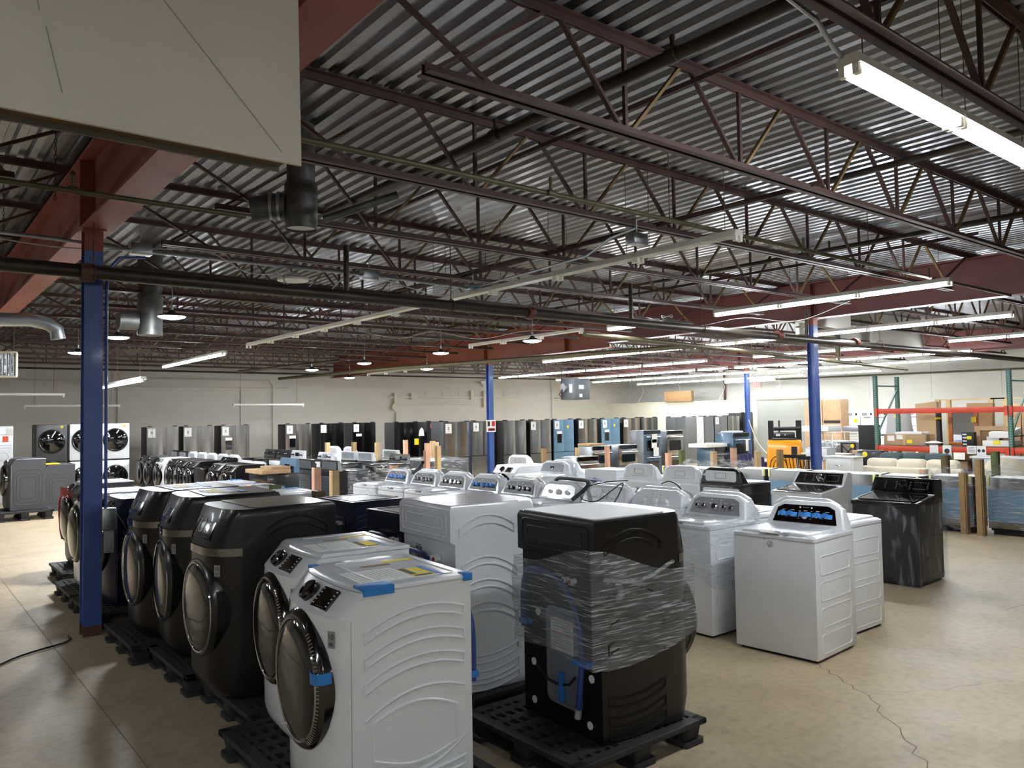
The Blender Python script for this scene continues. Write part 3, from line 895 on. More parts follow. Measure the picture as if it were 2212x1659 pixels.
def rear_fittings(t, w, yb, h, mt_body, mt_panel, low=True):
    """recessed back of a front loader: vents, valves, access panel, drain hose, cord"""
    mm = MB(); mm.prism(rrect(-.19, .12, .12, .66, .05), yb+.002, yb+.008, 'y'); o = mm.build('access_panel', mt_panel, t)
    mm = MB(); mm.tube([(a, yb+.009, b) for a, b in rrect(-.165, .095, .15, .63, .04)], .004, 6, closed=True); mm.build('pressed_rim', mt_panel, o)
    mm = MB(); mm.box(-.13, .07, yb+.009, yb+.012, .42, .6); o2 = mm.build('notice', 'label_white', o)
    mm = MB()
    for k in range(9): mm.box(-.115, .05, yb+.0125, yb+.013, .44+.016*k, .444+.016*k)
    mm.build('small_print', 'print_grey', o2)
    mm = MB(); mm.box(-.125, .06, yb+.0125, yb+.0132, .515, .519); mm.box(-.125, .06, yb+.0125, yb+.0132, .585, .589); mm.build('rule', 'red', o2)
    mm = MB()
    for cx, cz in ((-.25, .08), (.25, .08), (-.27, .33), (.25, .3), (.2, .6)): mm = MB(); mm.lathe([(.022, yb+.002), (.022, yb+.006), (.001, yb+.008)], 14, 'y', (cx, 0, cz)); mm.build('transit_plug', 'label_white', t)
    mm = MB(); mm.prism(rrect(-.21, -.02, .83*h-.05, .83*h+.05, .03), yb+.001, yb+.006, 'y'); v = mm.build('valve_recess', mt_body, t)
    for cx, mt in ((-.15, 'red'), (-.09, 'hose_blue')):
        mm = MB(); mm.tube([(cx, yb+.005, .83*h), (cx, yb+.045, .83*h)], .017, 12); mm.build('water_valve', 'label_white', v)
        mm = MB(); mm.tube([(cx, yb+.045, .83*h), (cx, yb+.05, .83*h)], .012, 12); mm.build('valve_cap', mt, v)
    mm = MB()
    for i in range(7):
        for j in range(9 if i % 2 else 8):
            mm.box(.09+i*.013, .099+i*.013, yb+.001, yb+.003, .83*h-.05+j*.012+(i % 2)*.006, .83*h-.05+j*.012+.008+(i % 2)*.006)
    mm.build('vent_holes', 'black_matte', t)
    mm = MB()
    for cx, cz in ((.22, .06), (.24, .03), (.25, -.02), (.2, -.04)): mm.lathe([(.006, yb+.001), (.001, yb+.003)], 8, 'y', (cx, 0, .83*h+cz))
    mm.build('screw', 'black_matte', t)
    P = [(.31, yb+.03, .5), (.3, yb+.035, .72), (.24, yb+.04, .84*h), (.1, yb+.045, .855*h), (-.02, yb+.045, .84*h), (-.14, yb+.045, .76*h), (-.22, yb+.045, .62*h), (-.24, yb+.045, .45), (-.225, yb+.045, .3), (-.2, yb+.04, .16)]
    Q = []
    PV = [Vector(p) for p in P]
    for i in range(len(PV)-1):
        p0, p1, p2, p3 = PV[max(0, i-1)], PV[i], PV[i+1], PV[min(len(PV)-1, i+2)]
        for k in range(5):
            u = k/5; Q.append(.5*((2*p1)+(p2-p0)*u+(2*p0-5*p1+4*p2-p3)*u*u+(3*p1-p0-3*p2+p3)*u**3))
    Q.append(PV[-1])
    mm = MB(); mm.tube(Q, .0165, 10); hz = mm.build('drain_hose', 'hose_blue', t)
    mm = MB(); mm.tube([(-.2, yb+.04, .16), (-.19, yb+.04, .11)], .019, 10); mm.build('hose_end', 'print_grey', hz)
    mm = MB(); mm.box(-.3, -.17, yb+.02, yb+.064, .40, .43); mm.build('blue_tape', 'tape_blue', t)
    mm = MB(); mm.box(.25, .33, yb+.012, yb+.05, .52, .55); mm.build('blue_tape', 'tape_blue', t)
    mm = MB(); mm.tube([(.2, yb+.02, .3), (.1, yb+.02, .24), (-.02, yb+.022, .235), (-.1, yb+.022, .26), (-.15, yb+.02, .31)], .007, 8); mm.build('power_cord', 'black_cable', t)
    mm = MB(); mm.box(-.045, -.015, yb+.012, yb+.032, .15, .31); mm.build('blue_tape', 'tape_blue', t)

def round_door(t, yc, zc, R0, frame_mt, glass_mt, bulge, rim_mt='dark_chrome', teeth=False):
    """porthole door: outer ring, inner bezel, domed glass"""
    mm = MB(); mm.lathe([(R0*1.0, yc+.03), (R0*1.01, yc-.002), (R0*.98, yc-.018), (R0*.93, yc-.03), (R0*.88, yc-.03), (R0*.88, yc-.01)], 56, 'y', (0, 0, zc), cap=False)
    mm.lathe([(R0*.97, yc+.12), (R0*.99, yc+.028)], 56, 'y', (0, 0, zc), cap=False)
    d = mm.build('door_ring', frame_mt, t)
    mm = MB(); mm.lathe([(R0*.90, yc-.03), (R0*.885, yc-.036), (R0*.86, yc-.034), (R0*.855, yc-.02)], 56, 'y', (0, 0, zc), cap=False); mm.build('chrome_trim', rim_mt, d)
    mm = MB(); mm.lathe([(R0*.87, yc-.022), (R0*.8, yc-.026-bulge*.35), (R0*.6, yc-.026-bulge*.72), (R0*.3, yc-.026-bulge*.95), (R0*.02, yc-.026-bulge)], 48, 'y', (0, 0, zc)); mm.build('door_glass', glass_mt, d)
    if teeth:
        mm = MB()
        for k in range(34):
            a = R(-55+k*3.3)
            c = Vector((R0*.915*math.cos(a), yc-.034, zc+R0*.915*math.sin(a))); e = Vector((R0*.965*math.cos(a), yc-.024, zc+R0*.965*math.sin(a)))
            mm.bar(c, e, .004, .004)
        mm.build('grip_ribs', 'chrome', d)
    return d
def badge(t, x, z, W, prof, wd='10'):
    """small energy badge lying on the curved front"""
    mm = MB(); front_patch(mm, W, prof, x-.018, x+.018, z-.036, z+.036, .005, 4, 1); o = mm.build('badge', 'panel_silver', t)
    yv = fy(W, *prof(z), x); dx = (fy(W, *prof(z), x+.01)-fy(W, *prof(z), x-.01))/.02
    xa = Vector((1, dx, 0)).normalized(); c = Vector((x, yv, z))+Vector((xa.y, -xa.x, 0))*.008
    mm = MB(); text_mb(mm, wd, .034, frame(c+Vector((0, 0, .012)), xa, (0, 0, 1))); [mm.bar(c-xa*.011-Vector((0, 0, .012+.006*q)), c+xa*.011-Vector((0, 0, .012+.006*q)), .0006, .002) for q in range(3)]; mm.build('lettering', 'print_black', o, smooth=False)
    return o

def combo(body, top, door, rear_panel='grey_back', tape=False):
    """tall washer-dryer: big domed door, slanted touch panel over a chrome band, box top overhanging the back"""
    def mk(label, cat):
        global PEXP
        PEXP = 3.6
        t = thing('washer_dryer', label, cat)
        W, YS, YB = .70, -.285, .30
        def prof(z):
            if z < .12: return YS, .11+.08*min(1, (z/.12))**.6
            if z < .93: return YS, .19
            k = (z-.93)/.248
            return YS+.02*k**2, .19-.10*k**1.3
        mm = MB()
        zs = [0, .015, .04, .08, .12, .3, .5, .7, .94]
        mm.loft([front_loop(W, YB, YS, prof(z)[1], z, inset=.006 if z == 0 else 0) for z in zs])
        for s in (-1, 1):
            ps = [arc_path(-.17, .25, .70, .10, .045), arc_path(-.17, .25, .555, .10, .045), arc_path(-.17, .25, .41, .095, .05)]
            ps += [arc_path(-.17, .25, .27, -.05, -.045), arc_path(-.17, .25, .17, -.05, -.045), arc_path(-.17, .25, .09, -.045, -.04)]
            side_ridges(mm, s*W/2, ps)
        mm.build('cabinet', body, t)
        mm = MB()
        front_patch(mm, W-.004, lambda z: (YS, .19), -.346, .346, .888, .938, .008, 40, 1); mm.build('chrome_band', 'band_chrome' if body == 'graphite' else 'dark_chrome', t)
        mm = MB()
        YT = YB+.035
        zs = [.94, .955, 1.0, 1.06, 1.12, 1.155, 1.178]
        mm.loft([front_loop(W, YT if z >= .955 else YB, YS, prof(z)[1], z, inset=(.012 if z == 1.178 else 0)) for z in zs])
        for s in (-1, 1): side_ridges(mm, s*W/2, [arc_path(-.15, .27, .985, .075, .05, .5)])
        mm.tube([(a, YT, b) for a, b in rrect(-.3, .3, .985, 1.14, .03)], .004, 6, closed=True)
        mm.tube([(a, YT, b) for a, b in rrect(-.25, .25, 1.03, 1.1, .02)], .003, 6, closed=True)
        up_ = mm.build('upper_cabinet', body, t)
        mm = MB(); mm.prism([(a, b) for a, b in rrect(-.33, .33, -.22, .315, .03)], 1.178, 1.184, 'z'); mm.build('top_panel', top, t)
        mm = MB(); front_patch(mm, W, prof, -.13, .17, .985, 1.15, .008, 16, 8); cp = mm.build('touch_panel', 'touch_dark' if body == 'graphite' else 'panel_grey', t)
        on = lambda x, z, o=.012: (x, fy(W, *prof(z), x)-o, z)
        mm = MB(); mm.tube([on(-.03+.047*math.cos(a), 1.07+.047*math.sin(a)) for a in [2*PI*k/32 for k in range(32)]], .0025, 6, closed=True); mm.build('dial_ring', 'print_white', cp)
        mm = MB()
        random.seed(3)
        for i in range(4):
            for j in range(6):
                if i == 0 and j in (0, 1): continue
                zz = 1.0+.024*j; xx = .045+.026*i
                mm.bar((xx, fy(W, *prof(zz), xx)-.011, zz), (xx+.012, fy(W, *prof(zz), xx+.012)-.011, zz), .001, .002)
        for j in range(6):
            zz = 1.0+.024*j
            mm.bar((-.112, fy(W, *prof(zz), -.112)-.011, zz), (-.098, fy(W, *prof(zz), -.098)-.011, zz), .001, .002)
        mm.build('printed_icons', 'print_white', cp)
        mm = MB(); front_patch(mm, W, prof, -.32, -.16, .96, 1.15, .009, 8, 8); mm.build('detergent_drawer', 'black_glass' if body == 'graphite' else body, t)
        d = round_door(t, YS-.168, .54, .325, 'black', door, .035, 'chrome')
        badge(t, .255, .80, W, prof)
        rear_fittings(t, W, YB, 1.0, body, rear_panel)
        PEXP = 2.6
        return t
    return mk

def front_washer(body, ring='dark_chrome', glass='door_glass', H=1.01, tape=True, rear='grey_back', labels=True, press='arc', fit=True):
    """front-loading washer with a slanted control panel, dial, display and porthole door"""
    def mk(label, cat):
        t = thing('front_load_washer', label, cat)
        W, YS, YB = .70, -.27, .33
        mm = MB()
        zs = [(0, .03), (.015, .05), (.05, .075), (.1, .09), (.3, .095), (.6, .095), (.86, .09), (.885, .085)]
        mm.loft([front_loop(W, YB, YS, b, z) for z, b in zs])
        for s in ((-1, 1) if press == 'arc' else ()):
            ps = [arc_path(-.2, .29, .775-i*.108, .085, .042, .62) for i in range(3)]
            ps += [arc_path(-.2, .29, .035+i*.095, .07, .038, .62, inv=True) for i in range(2)]
            win = arc_path(-.16, .25, .33, -.07, .0, .5)[:15][::-1]
            wpath = [(-.16, .29), (-.16, .42)]+[(-.16+.41*q/10, .42+.065*math.sin(PI*q/10*.9+.15)) for q in range(11)]+[(.25, .27)]+[(.25-.41*q/10, .27-.05*math.sin(PI*q/10)) for q in range(1, 11)]
            ps.append(wpath)
            side_ridges(mm, s*W/2, ps)
            side_ridges(mm, s*W/2, [[(-.2+.49*q/12, .445+.10*(1-((q/12-.62)/.62)**2)) for q in range(13)], [(-.2+.49*q/12, .255-.09*(1-((q/12-.5)/.5)**2)+.03*q/12) for q in range(13)]], closed=False)
        for s in ((-1, 1) if press == 'nest' else ()):
            side_ridges(mm, s*W/2, [rrect(-.22+q*.055, .27-q*.055, .1+q*.07, .8-q*.07, .1-.02*q, 6) for q in range(3)], .007)
        mm.build('cabinet', body, t)
        mm = MB()
        for s in (-1, 1): mm = MB(); mm.box(min(s*.3495, s*.3508), max(s*.3495, s*.3508), YS+.008, YS+.011, .03, .88); mm.build('panel_seam', 'print_grey', t)
        # slanted head
        mm = MB()
        hz = [(.885, -.27, .088), (.888, -.27, .088), (.99, -.20, .045)]
        mm.loft([front_loop(W, YB, ys, b, z) for z, ys, b in hz]); mm.build('control_head', body, t)
        mm = MB()
        tz = [(.992, -.197, .045), (1.0, -.19, .045), (1.01, -.175, .04)]
        mm.loft([front_loop(W+.006 if z < 1.005 else W-.01, YB+.005, ys, b, z) for z, ys, b in tz])
        mm.tube([(a, b, 1.011) for a, b in rrect(-.27, .27, -.1, .29, .02)], .003, 6, closed=True)
        tp = mm.build('top_panel', body, t)
        sl = Vector((0, .085, .08)).normalized()           # panel slope (upwards along the panel)
        def onp(x, u):                                      # point on the slanted panel, u = 0..1 up
            z = .905+.075*u; a = (z-.888)/.102
            ys = -.27+.07*a; b = .088-.043*a
            return Vector((x, fy(W, ys, b, x), z))
        nrm = Vector((0, -.08, .085)).normalized()
        fr = frame(onp(-.03, .5)+nrm*.004, (1, 0, 0), sl)
        mm = MB()
        mm.add([fr @ Vector((r*math.cos(2*PI*q/32), r*math.sin(2*PI*q/32), h)) for r, h in ((.05, -.012), (.05, .026), (.044, .034), (.036, .036), (.034, .03)) for q in range(32)],
               [(a*32+q, a*32+(q+1) % 32, (a+1)*32+(q+1) % 32, (a+1)*32+q) for a in range(4) for q in range(32)])
        kn = mm.build('dial', 'dark_chrome', t)
        mm = MB(); mm.add([fr @ Vector((.034*math.cos(2*PI*q/32), .034*math.sin(2*PI*q/32), .031)) for q in range(32)], [tuple(range(32))]); mm.build('dial_face', 'black_glass', kn)
        fd = frame(onp(.145, .5)+nrm*.003, onp(.22, .5)-onp(.07, .5), sl)
        mm = MB(); mm.add([fd @ Vector((a, b, h)) for h in (-.01, .006) for a, b in rrect(-.075, .075, -.052, .052, .006)], [tuple(range(20, 40))]+[(i, (i+1) % 20, 20+(i+1) % 20, 20+i) for i in range(20)])
        ds = mm.build('display', 'black_glass', t)
        mm = MB()
        for side in (-1, 1):
            for q in range(5):
                mm.add([fd @ Vector((side*.062+a, -.038+.019*q+b, .0066)) for a, b in ((-.007, 0), (.007, 0), (.007, .006), (-.007, .006))], [(0, 1, 2, 3)])
        for q in range(4): mm.add([fd @ Vector((-.03+q*.02+a, -.045+b, .0066)) for a, b in ((0, 0), (.004, 0), (.004, .003), (0, .003))], [(0, 1, 2, 3)])
        mm.build('printed_icons', 'print_white', ds, smooth=False)
        mm = MB()
        for side in (-1, 1):
            for q in range(5):
                mm.add([fr @ Vector((side*.078+a, -.044+.02*q+b, -.001)) for a, b in ((-.013, 0), (.013, 0), (.013, .004), (-.013, .004))], [(0, 1, 2, 3)])
        mm.build('cycle_print', 'print_grey', t, smooth=False)
        fp = frame(onp(-.115, .5)+nrm*.004, (1, 0, 0), sl)
        mm = MB(); mm.add([fp @ Vector((a, b, .002)) for a, b in rrect(-.006, .006, -.03, .03, .005)], [tuple(range(20))]); mm.build('power_button', 'black', t)
        mm = MB(); front_patch(mm, W, lambda z: (-.27+.8*(z-.888)*0, .088), -.33, -.2, .80, .88, .002, 4, 2)
        mm.build('sticker', 'dark_grey', t)
        round_door(t, YS-.088, .575, .305, ring, glass, .04, 'chrome', True)
        badge(t, .285, .80, W, lambda z: (YS, .094))
        if tape:
            mm = MB(); mm.rbox(.262, .357, -.215, -.06, 1.0, 1.0145, .003); mm.box(.345, .3575, -.205, -.06, .975, 1.01); mm.build('blue_tape', 'tape_blue', tp)
            mm = MB(); mm.rbox(.30, .3575, .29, .338, .98, 1.0145, .003); mm.build('blue_tape', 'tape_blue', tp)
            mm = MB(); mm.box(-.34, -.29, -.205, -.17, .994, 1.0135); mm.build('blue_tape', 'tape_blue', tp)
            pth = ((.20, -.393), (.235, -.397), (.27, -.3965), (.295, -.39), (.309, -.37), (.312, -.33))
            mm = MB(); mm.loft([[(x, y-.003, z+.002*k) for k, (x, y) in enumerate(pth)] for z in (.615, .663)], False, False, closed=False); mm.build('blue_tape', 'tape_blue', t)
        if labels:
            mm = MB(); mm.box(-.02, .26, -.17, .09, 1.0105, 1.0112); pap = mm.build('instruction_sheet', 'label_white', tp)
            mm = MB()
            for q in range(12): mm.box(.0+.004*(q % 3), .24-.02*(q % 4), -.155+q*.02, -.151+q*.02, 1.0114, 1.0116)
            mm.build('small_print', 'print_grey', pap)
            mm = MB(); mm.box(.05, .26, .095, .2, 1.0105, 1.0112); y2 = mm.build('energy_label', 'label_yellow', tp)
            mm = MB(); mm.box(.05, .2, .1, .13, 1.0114, 1.0116); mm.box(.22, .25, .1, .19, 1.0114, 1.0116); mm.build('label_print', 'print_black', y2)
            mm = MB(); mm.box(.03, .28, .205, .235, 1.0112, 1.0118); mm.build('blue_tape', 'tape_blue', tp)
            mm = MB(); mm.box(-.13, -.09, -.02, .13, 1.0105, 1.0115); mm.build('dark_label', 'card_dark', tp)
            mm = MB(); mm.box(-.2, -.16, .12, .3, 1.0105, 1.0115); mm.build('yellow_strip', 'label_yellow', tp)
        if fit: rear_fittings(t, W, YB, .98, body, rear)
        return t
    return mk

def top_washer(body='white', panel='panel_grey', knobs=5, tape=True, dryer=False, knob_mt='chrome', rear_mt='white_back', cover=True):
    """top-loader (or matching dryer) with a slanted rounded console at the back"""
    def mk(label, cat):
        t = thing('dryer' if dryer else 'top_load_washer', label, cat)
        W, Y0, Y1, H = .69, -.33, .33, .90
        mm = MB(); mm.rbox(-W/2, W/2, Y0, Y1, .02, H, .012)
        for s in (-1, 1):
            side_ridges(mm, s*W/2, [[(y, z) for y, z in rrect(-.26, .24, .06+.195*i, .06+.195*i+.14, .03)] for i in range(4)], .004)
        mm.build('cabinet', body, t)
        mm = MB(); mm.box(-W/2+.03, W/2-.03, Y0+.03, Y1-.03, 0, .02); mm.build('plinth', 'black_matte', t)
        mm = MB()
        mm.loft([[(x, y, z) for x, y in rrect(-W/2-.004, W/2+.004, Y0-.006, Y1, .03)] for z in (H, H+.022)]+[[(x, y, H+.036) for x, y in rrect(-W/2+.014, W/2-.014, Y0+.02, Y1-.01, .03)]])
        dk = mm.build('top_deck', body, t)
        if not dryer:
            mm = MB(); mm.loft([[(x, y, z) for x, y in rrect(-.285+i, .285-i, Y0+.012+i, .16, .03)] for z, i in ((H+.03, 0), (H+.048, 0), (H+.054, .012))]); mm.build('lid', body, t)
            mm = MB(); mm.rbox(-.06, .06, Y0-.008, Y0+.03, H+.026, H+.05, .01); mm.build('lid_handle', 'print_grey', t)
        # console: slanted front, rounded shoulders
        zb, zt = H+.03, H+.235
        loops = []
        for k, z in enumerate((zb, zb+.03, zt-.05, zt-.015, zt)):
            a = (z-zb)/(zt-zb)
            ws = W/2-.004-(0 if a < .7 else .09*((a-.7)/.3)**1.6) - .05*a
            yf = .175+.085*a; r = .02
            yb = Y1-.004-(.0 if a < .9 else .02)
            loops.append([(x, y, z) for x, y in rrect(-ws, ws, yf, yb, min(r, (yb-yf)*.45))])
        mm = MB(); mm.loft(loops); cs = mm.build('console', body, t)
        sl = Vector((0, .085, .205)).normalized(); nr = Vector((0, -.205, .085)).normalized()
        o = Vector((0, .175+.085*.5, (zb+zt)/2))+nr*.003
        fr = frame(o, (1, 0, 0), sl)
        def slab(mm2, pts, h0, h1):
            n = len(pts)
            mm2.add([fr @ Vector((a, b, h)) for h in (h0, h1) for a, b in pts], [tuple(range(n, 2*n))]+[(i, (i+1) % n, n+(i+1) % n, n+i) for i in range(n)])
        pp = [(-.275, -.075), (.275, -.075), (.245, .05)]+[(.235-.02*q, .05+.028*math.sin(PI/2*q/3)) for q in range(1, 4)]+[(-.175-.02*q, .05+.028*math.cos(PI/2*q/3)) for q in range(1, 4)][0:]+[(-.245, .05)]
        mm = MB(); slab(mm, pp, 0, .004); pn = mm.build('control_panel', panel, cs)
        mm = MB()
        xs = (-.19, -.115, 0, .105, .185) if knobs == 5 else ((-.14, 0, .14) if knobs == 3 else (0,))
        for x in xs:
            big = 1.45 if x == 0 else 1
            mk_ = MB(); c = fr @ Vector((x, -.012, 0))
            n = 20
            pr = ((.022, .004), (.024, .012), (.019, .03), (.016, .034), (.001, .034))
            mk_.add([c + (fr.to_3x3() @ Vector((r*big*math.cos(2*PI*q/n), r*big*math.sin(2*PI*q/n), h))) for r, h in pr for q in range(n)],
                    [(a*n+q, a*n+(q+1) % n, (a+1)*n+(q+1) % n, (a+1)*n+q) for a in range(len(pr)-1) for q in range(n)])
            kb = mk_.build('knob', knob_mt, pn)
            mk_ = MB(); mk_.add([c + (fr.to_3x3() @ Vector((.0145*big*math.cos(2*PI*q/n), .0145*big*math.sin(2*PI*q/n), .035))) for q in range(n)], [tuple(range(n))]); mk_.build('knob_face', 'black' if knob_mt == 'chrome' else knob_mt, kb)
        pm = 'print_white' if panel != body else 'print_grey'
        mm = MB()
        for x in xs:
            for q in range(5):
                if x == 0: slab(mm, [(x-.06, -.04+q*.016), (x-.042, -.04+q*.016), (x-.042, -.037+q*.016), (x-.06, -.037+q*.016)], .0045, .005); slab(mm, [(x+.042, -.04+q*.016), (x+.06, -.04+q*.016), (x+.06, -.037+q*.016), (x+.042, -.037+q*.016)], .0045, .005)
            slab(mm, [(x-.016, .027), (x+.016, .027), (x+.016, .031), (x-.016, .031)], .0045, .005)
        for x in (-.05, .05): slab(mm, [(x+.008*math.cos(a), .055+.008*math.sin(a)) for a in [2*PI*k/10 for k in range(10)]], .0045, .005)
        for x in (-.02, -.01, 0, .01, .02): slab(mm, [(x-.002, .054), (x+.002, .054), (x+.002, .057), (x-.002, .057)], .0045, .005)
        mm.build('panel_print', pm, pn, smooth=False)
        if tape:
            for x in xs:
                n = 9; wv = .048*(1.2 if x == 0 else 1)
                g = [[fr @ Vector((x-wv+2*wv*q/n, zz+.006*math.sin(q+x*20), .008+.034*math.sin(PI*q/n)**.6)) for q in range(n+1)] for zz in (-.03, .008)]
                mm = MB(); mm.loft(g, False, False, closed=False); mm.build('blue_tape', 'tape_blue', pn)
        # back of the console and cabinet
        mm = MB(); mm.prism(rrect(-.25, .25, zb+.02, zt-.04, .03), Y1-.003, Y1+.003, 'y'); bp_ = mm.build('console_back', rear_mt, t)
        mm = MB(); mm.tube([(a, Y1+.004, b) for a, b in rrect(-.09, .09, zb+.06, zt-.07, .01)], .003, 6, closed=True); mm.box(-.16, .16, Y1+.002, Y1+.004, zb+.025, zb+.03); mm.build('pressed_label_frame', 'print_grey', bp_)
        mm = MB(); mm.prism(rrect(-.3, .3, .12, .86, .03), Y1-.002, Y1+.004, 'y')
        for q in range(5): mm.tube([(-.26, Y1+.004, .62-q*.1), (.26, Y1+.004, .62-q*.1)], .004, 6)
        bk = mm.build('back_panel', rear_mt, t)
        if dryer and cover:
            mm = MB(); mm.loft([[(a*s, Y1+y, .46+(b-.46)*s) for a, b in ((-.3, .12), (.3, .12), (.3, .64), (.2, .76), (.08, .80), (0, .78), (-.08, .80), (-.2, .76), (-.3, .64))] for y, s in ((.003, 1), (.045, .95), (.055, .86))], cap0=False)
            mm.build('rear_cover', rear_mt, t)
            mm = MB(); mm.tube([(-.02, Y1+.06, .78), (-.1, Y1+.09, .68), (-.16, Y1+.08, .6)], .008, 6); mm.tube([(-.02, Y1+.06, .78), (.03, Y1+.09, .66), (.02, Y1+.08, .56)], .006, 6); mm.build('power_cord', 'black_cable', t)
        else:
            mm = MB()
            for s in (-1, 1): mm.tube([(s*.1, Y1+.01, .84), (s*.22, Y1+.012, .84), (s*.24, Y1+.012, .8)], .01, 6)
            mm.build('pipe_guard', 'print_grey', t)
        return t
    return mk

def premium_washer(body, glassy='black_glass', trim='chrome'):
    """top-loader with a sloping glass lid and wide glass console with one dial"""
    def mk(label, cat):
        t = thing('top_load_washer', label, cat)
        W, Y0, Y1 = .70, -.36, .36
        HF, HR, HT = .885, .935, 1.10
        mm = MB()
        mm.loft([[(x, y, z) for x, y in rrect(-W/2, W/2, Y0, Y1, .03)] for z in (.02, .84)])
        for s in (-1, 1): side_ridges(mm, s*W/2, [rrect(-.28, .3, .08+.24*i, .26+.24*i, .03) for i in range(3)], .003)
        mm.build('cabinet', body, t)
        mm = MB(); mm.box(-W/2+.03, W/2-.03, Y0+.03, Y1-.03, 0, .02); mm.build('plinth', 'black_matte', t)
        mm = MB()
        mm.prism([(Y0-.006, .842), (Y1, .842), (Y1, HT-.02), (Y1-.03, HT), (Y1-.09, HT), (.15, HR+.012), (.12, HR), (Y0+.01, HF), (Y0-.008, HF-.016)], -W/2, W/2, 'x')
        hd = mm.build('head', body, t)
        sl = Vector((0, .15+Y0*-1, HR-HF)).normalized()
        fr = frame((0, (Y0+.14)/2-.0, (HF+HR)/2+.002), (1, 0, 0), sl)
        mm = MB(); pts = rrect(-.30, .30, -.2, .205, .03); n = len(pts)
        mm.add([fr @ Vector((a, b, h)) for h in (0, .01) for a, b in pts], [tuple(range(n, 2*n))]+[(i, (i+1) % n, n+(i+1) % n, n+i) for i in range(n)])
        ld = mm.build('glass_lid', glassy, t)
        mm = MB(); mm.tube([fr @ Vector((a, b, .008)) for a, b in rrect(-.305, .305, -.205, .21, .03)], .006, 6, closed=True); mm.rbox(-.3, .3, Y0-.012, Y0+.02, HF-.012, HF+.006, .006); mm.build('lid_trim', trim, ld)
        s2 = Vector((0, Y1-.09-.15, HT-HR-.012)).normalized(); nr = Vector((0, -s2.z, s2.y))
        f2 = frame(Vector((0, (.15+Y1-.09)/2, (HR+.012+HT)/2))+nr*.002, (1, 0, 0), s2)
        pts = [(-.325, -.085), (.325, -.085), (.30, .075), (-.30, .075)]
        mm = MB(); mm.add([f2 @ Vector((a, b, h)) for h in (0, .005) for a, b in pts], [(4, 5, 6, 7)]+[(i, (i+1) % 4, 4+(i+1) % 4, 4+i) for i in range(4)])
        cp = mm.build('control_panel', glassy, t)
        n = 26; mm = MB(); pr = ((.042, .005), (.042, .03), (.034, .038), (.03, .032), (.001, .032))
        mm.add([f2 @ Vector((r*math.cos(2*PI*q/n), r*math.sin(2*PI*q/n)+.005, h)) for r, h in pr for q in range(n)], [(a*n+q, a*n+(q+1) % n, (a+1)*n+(q+1) % n, (a+1)*n+q) for a in range(len(pr)-1) for q in range(n)])
        mm.build('dial', trim if trim == 'chrome' else 'black', cp)
        mm = MB()
        for x0, nx in ((-.2, 1), (-.08, 1), (.07, 1), (.12, 5), (.26, 1)):
            for i in range(nx):
                for q in range(5):
                    if nx == 5 and q in (1, 2, 3): continue
                    a = x0+i*.028; b = -.05+q*.022
                    mm.add([f2 @ Vector((a+u, b+v, .0056)) for u, v in ((-.009, 0), (.009, 0), (.009, .005), (-.009, .005))], [(0, 1, 2, 3)])
        mm.build('panel_print', 'print_grey', cp, smooth=False)
        return t
    return mk

def pallet_mk(label, cat, w=1.0, d=1.2, mt='pallet', pat=0):
    """moulded pallet: slotted deck on nine feet, runners below"""
    t = thing('plastic_pallet', label, cat)
    mm = MB()
    for s in (-1, 1):
        mm.rbox(min(s*(w/2-.07), s*w/2), max(s*(w/2-.07), s*w/2), -d/2, d/2, .11, .142, .006)
        mm.rbox(-w/2, w/2, min(s*(d/2-.07), s*d/2), max(s*(d/2-.07), s*d/2), .11, .142, .006)
    n = 13
    for k in range(n):
        x = -w/2+.07+(w-.14)*(k+.5)/n
        if pat == 0: mm.box(x-.012, x+.012, -d/2+.06, d/2-.06, .118, .14)
        else: mm.bar((x-.03, -d/2+.06, .13), (x+.03, d/2-.06, .13), .022, .02)
    m_ = 7 if pat == 0 else 16
    for k in range(m_):
        y = -d/2+.07+(d-.14)*(k+.5)/m_
        mm.box(-w/2+.06, w/2-.06, y-(.03 if pat == 0 else .01), y+(.03 if pat == 0 else .01), .116, .139)
    for x in (-.07, .07, ): mm.box(x-.05, x+.05, -d/2+.05, d/2-.05, .112, .1395)
    mm.build('deck', mt, t, smooth=False)
    for x in (-w/2+.09, 0, w/2-.09):
        for y in (-d/2+.09, 0, d/2-.09):
            f = MB(); f.loft([[(x+a, y+b, z) for a, b in rrect(-q, q, -q*.9, q*.9, .02)] for z, q in ((.0, .085), (.03, .085), (.032, .062), (.112, .075))]); f.build('foot', mt, t)
    for x in (-w/2+.09, w/2-.09):
        f = MB(); f.rbox(x-.04, x+.04, -d/2+.05, d/2-.05, .002, .026, .006); f.build('runner', mt, t)
    return t

PZ = .1425
def pallet(x, y, label, w=1.0, d=1.2, pat=0, rz=0, group='black plastic pallets'):
    return place(('pallet', w, d, pat), lambda l, c: pallet_mk(l, c, w, d, 'pallet', pat), label, 'pallet', (x, y, 0), rz, group)

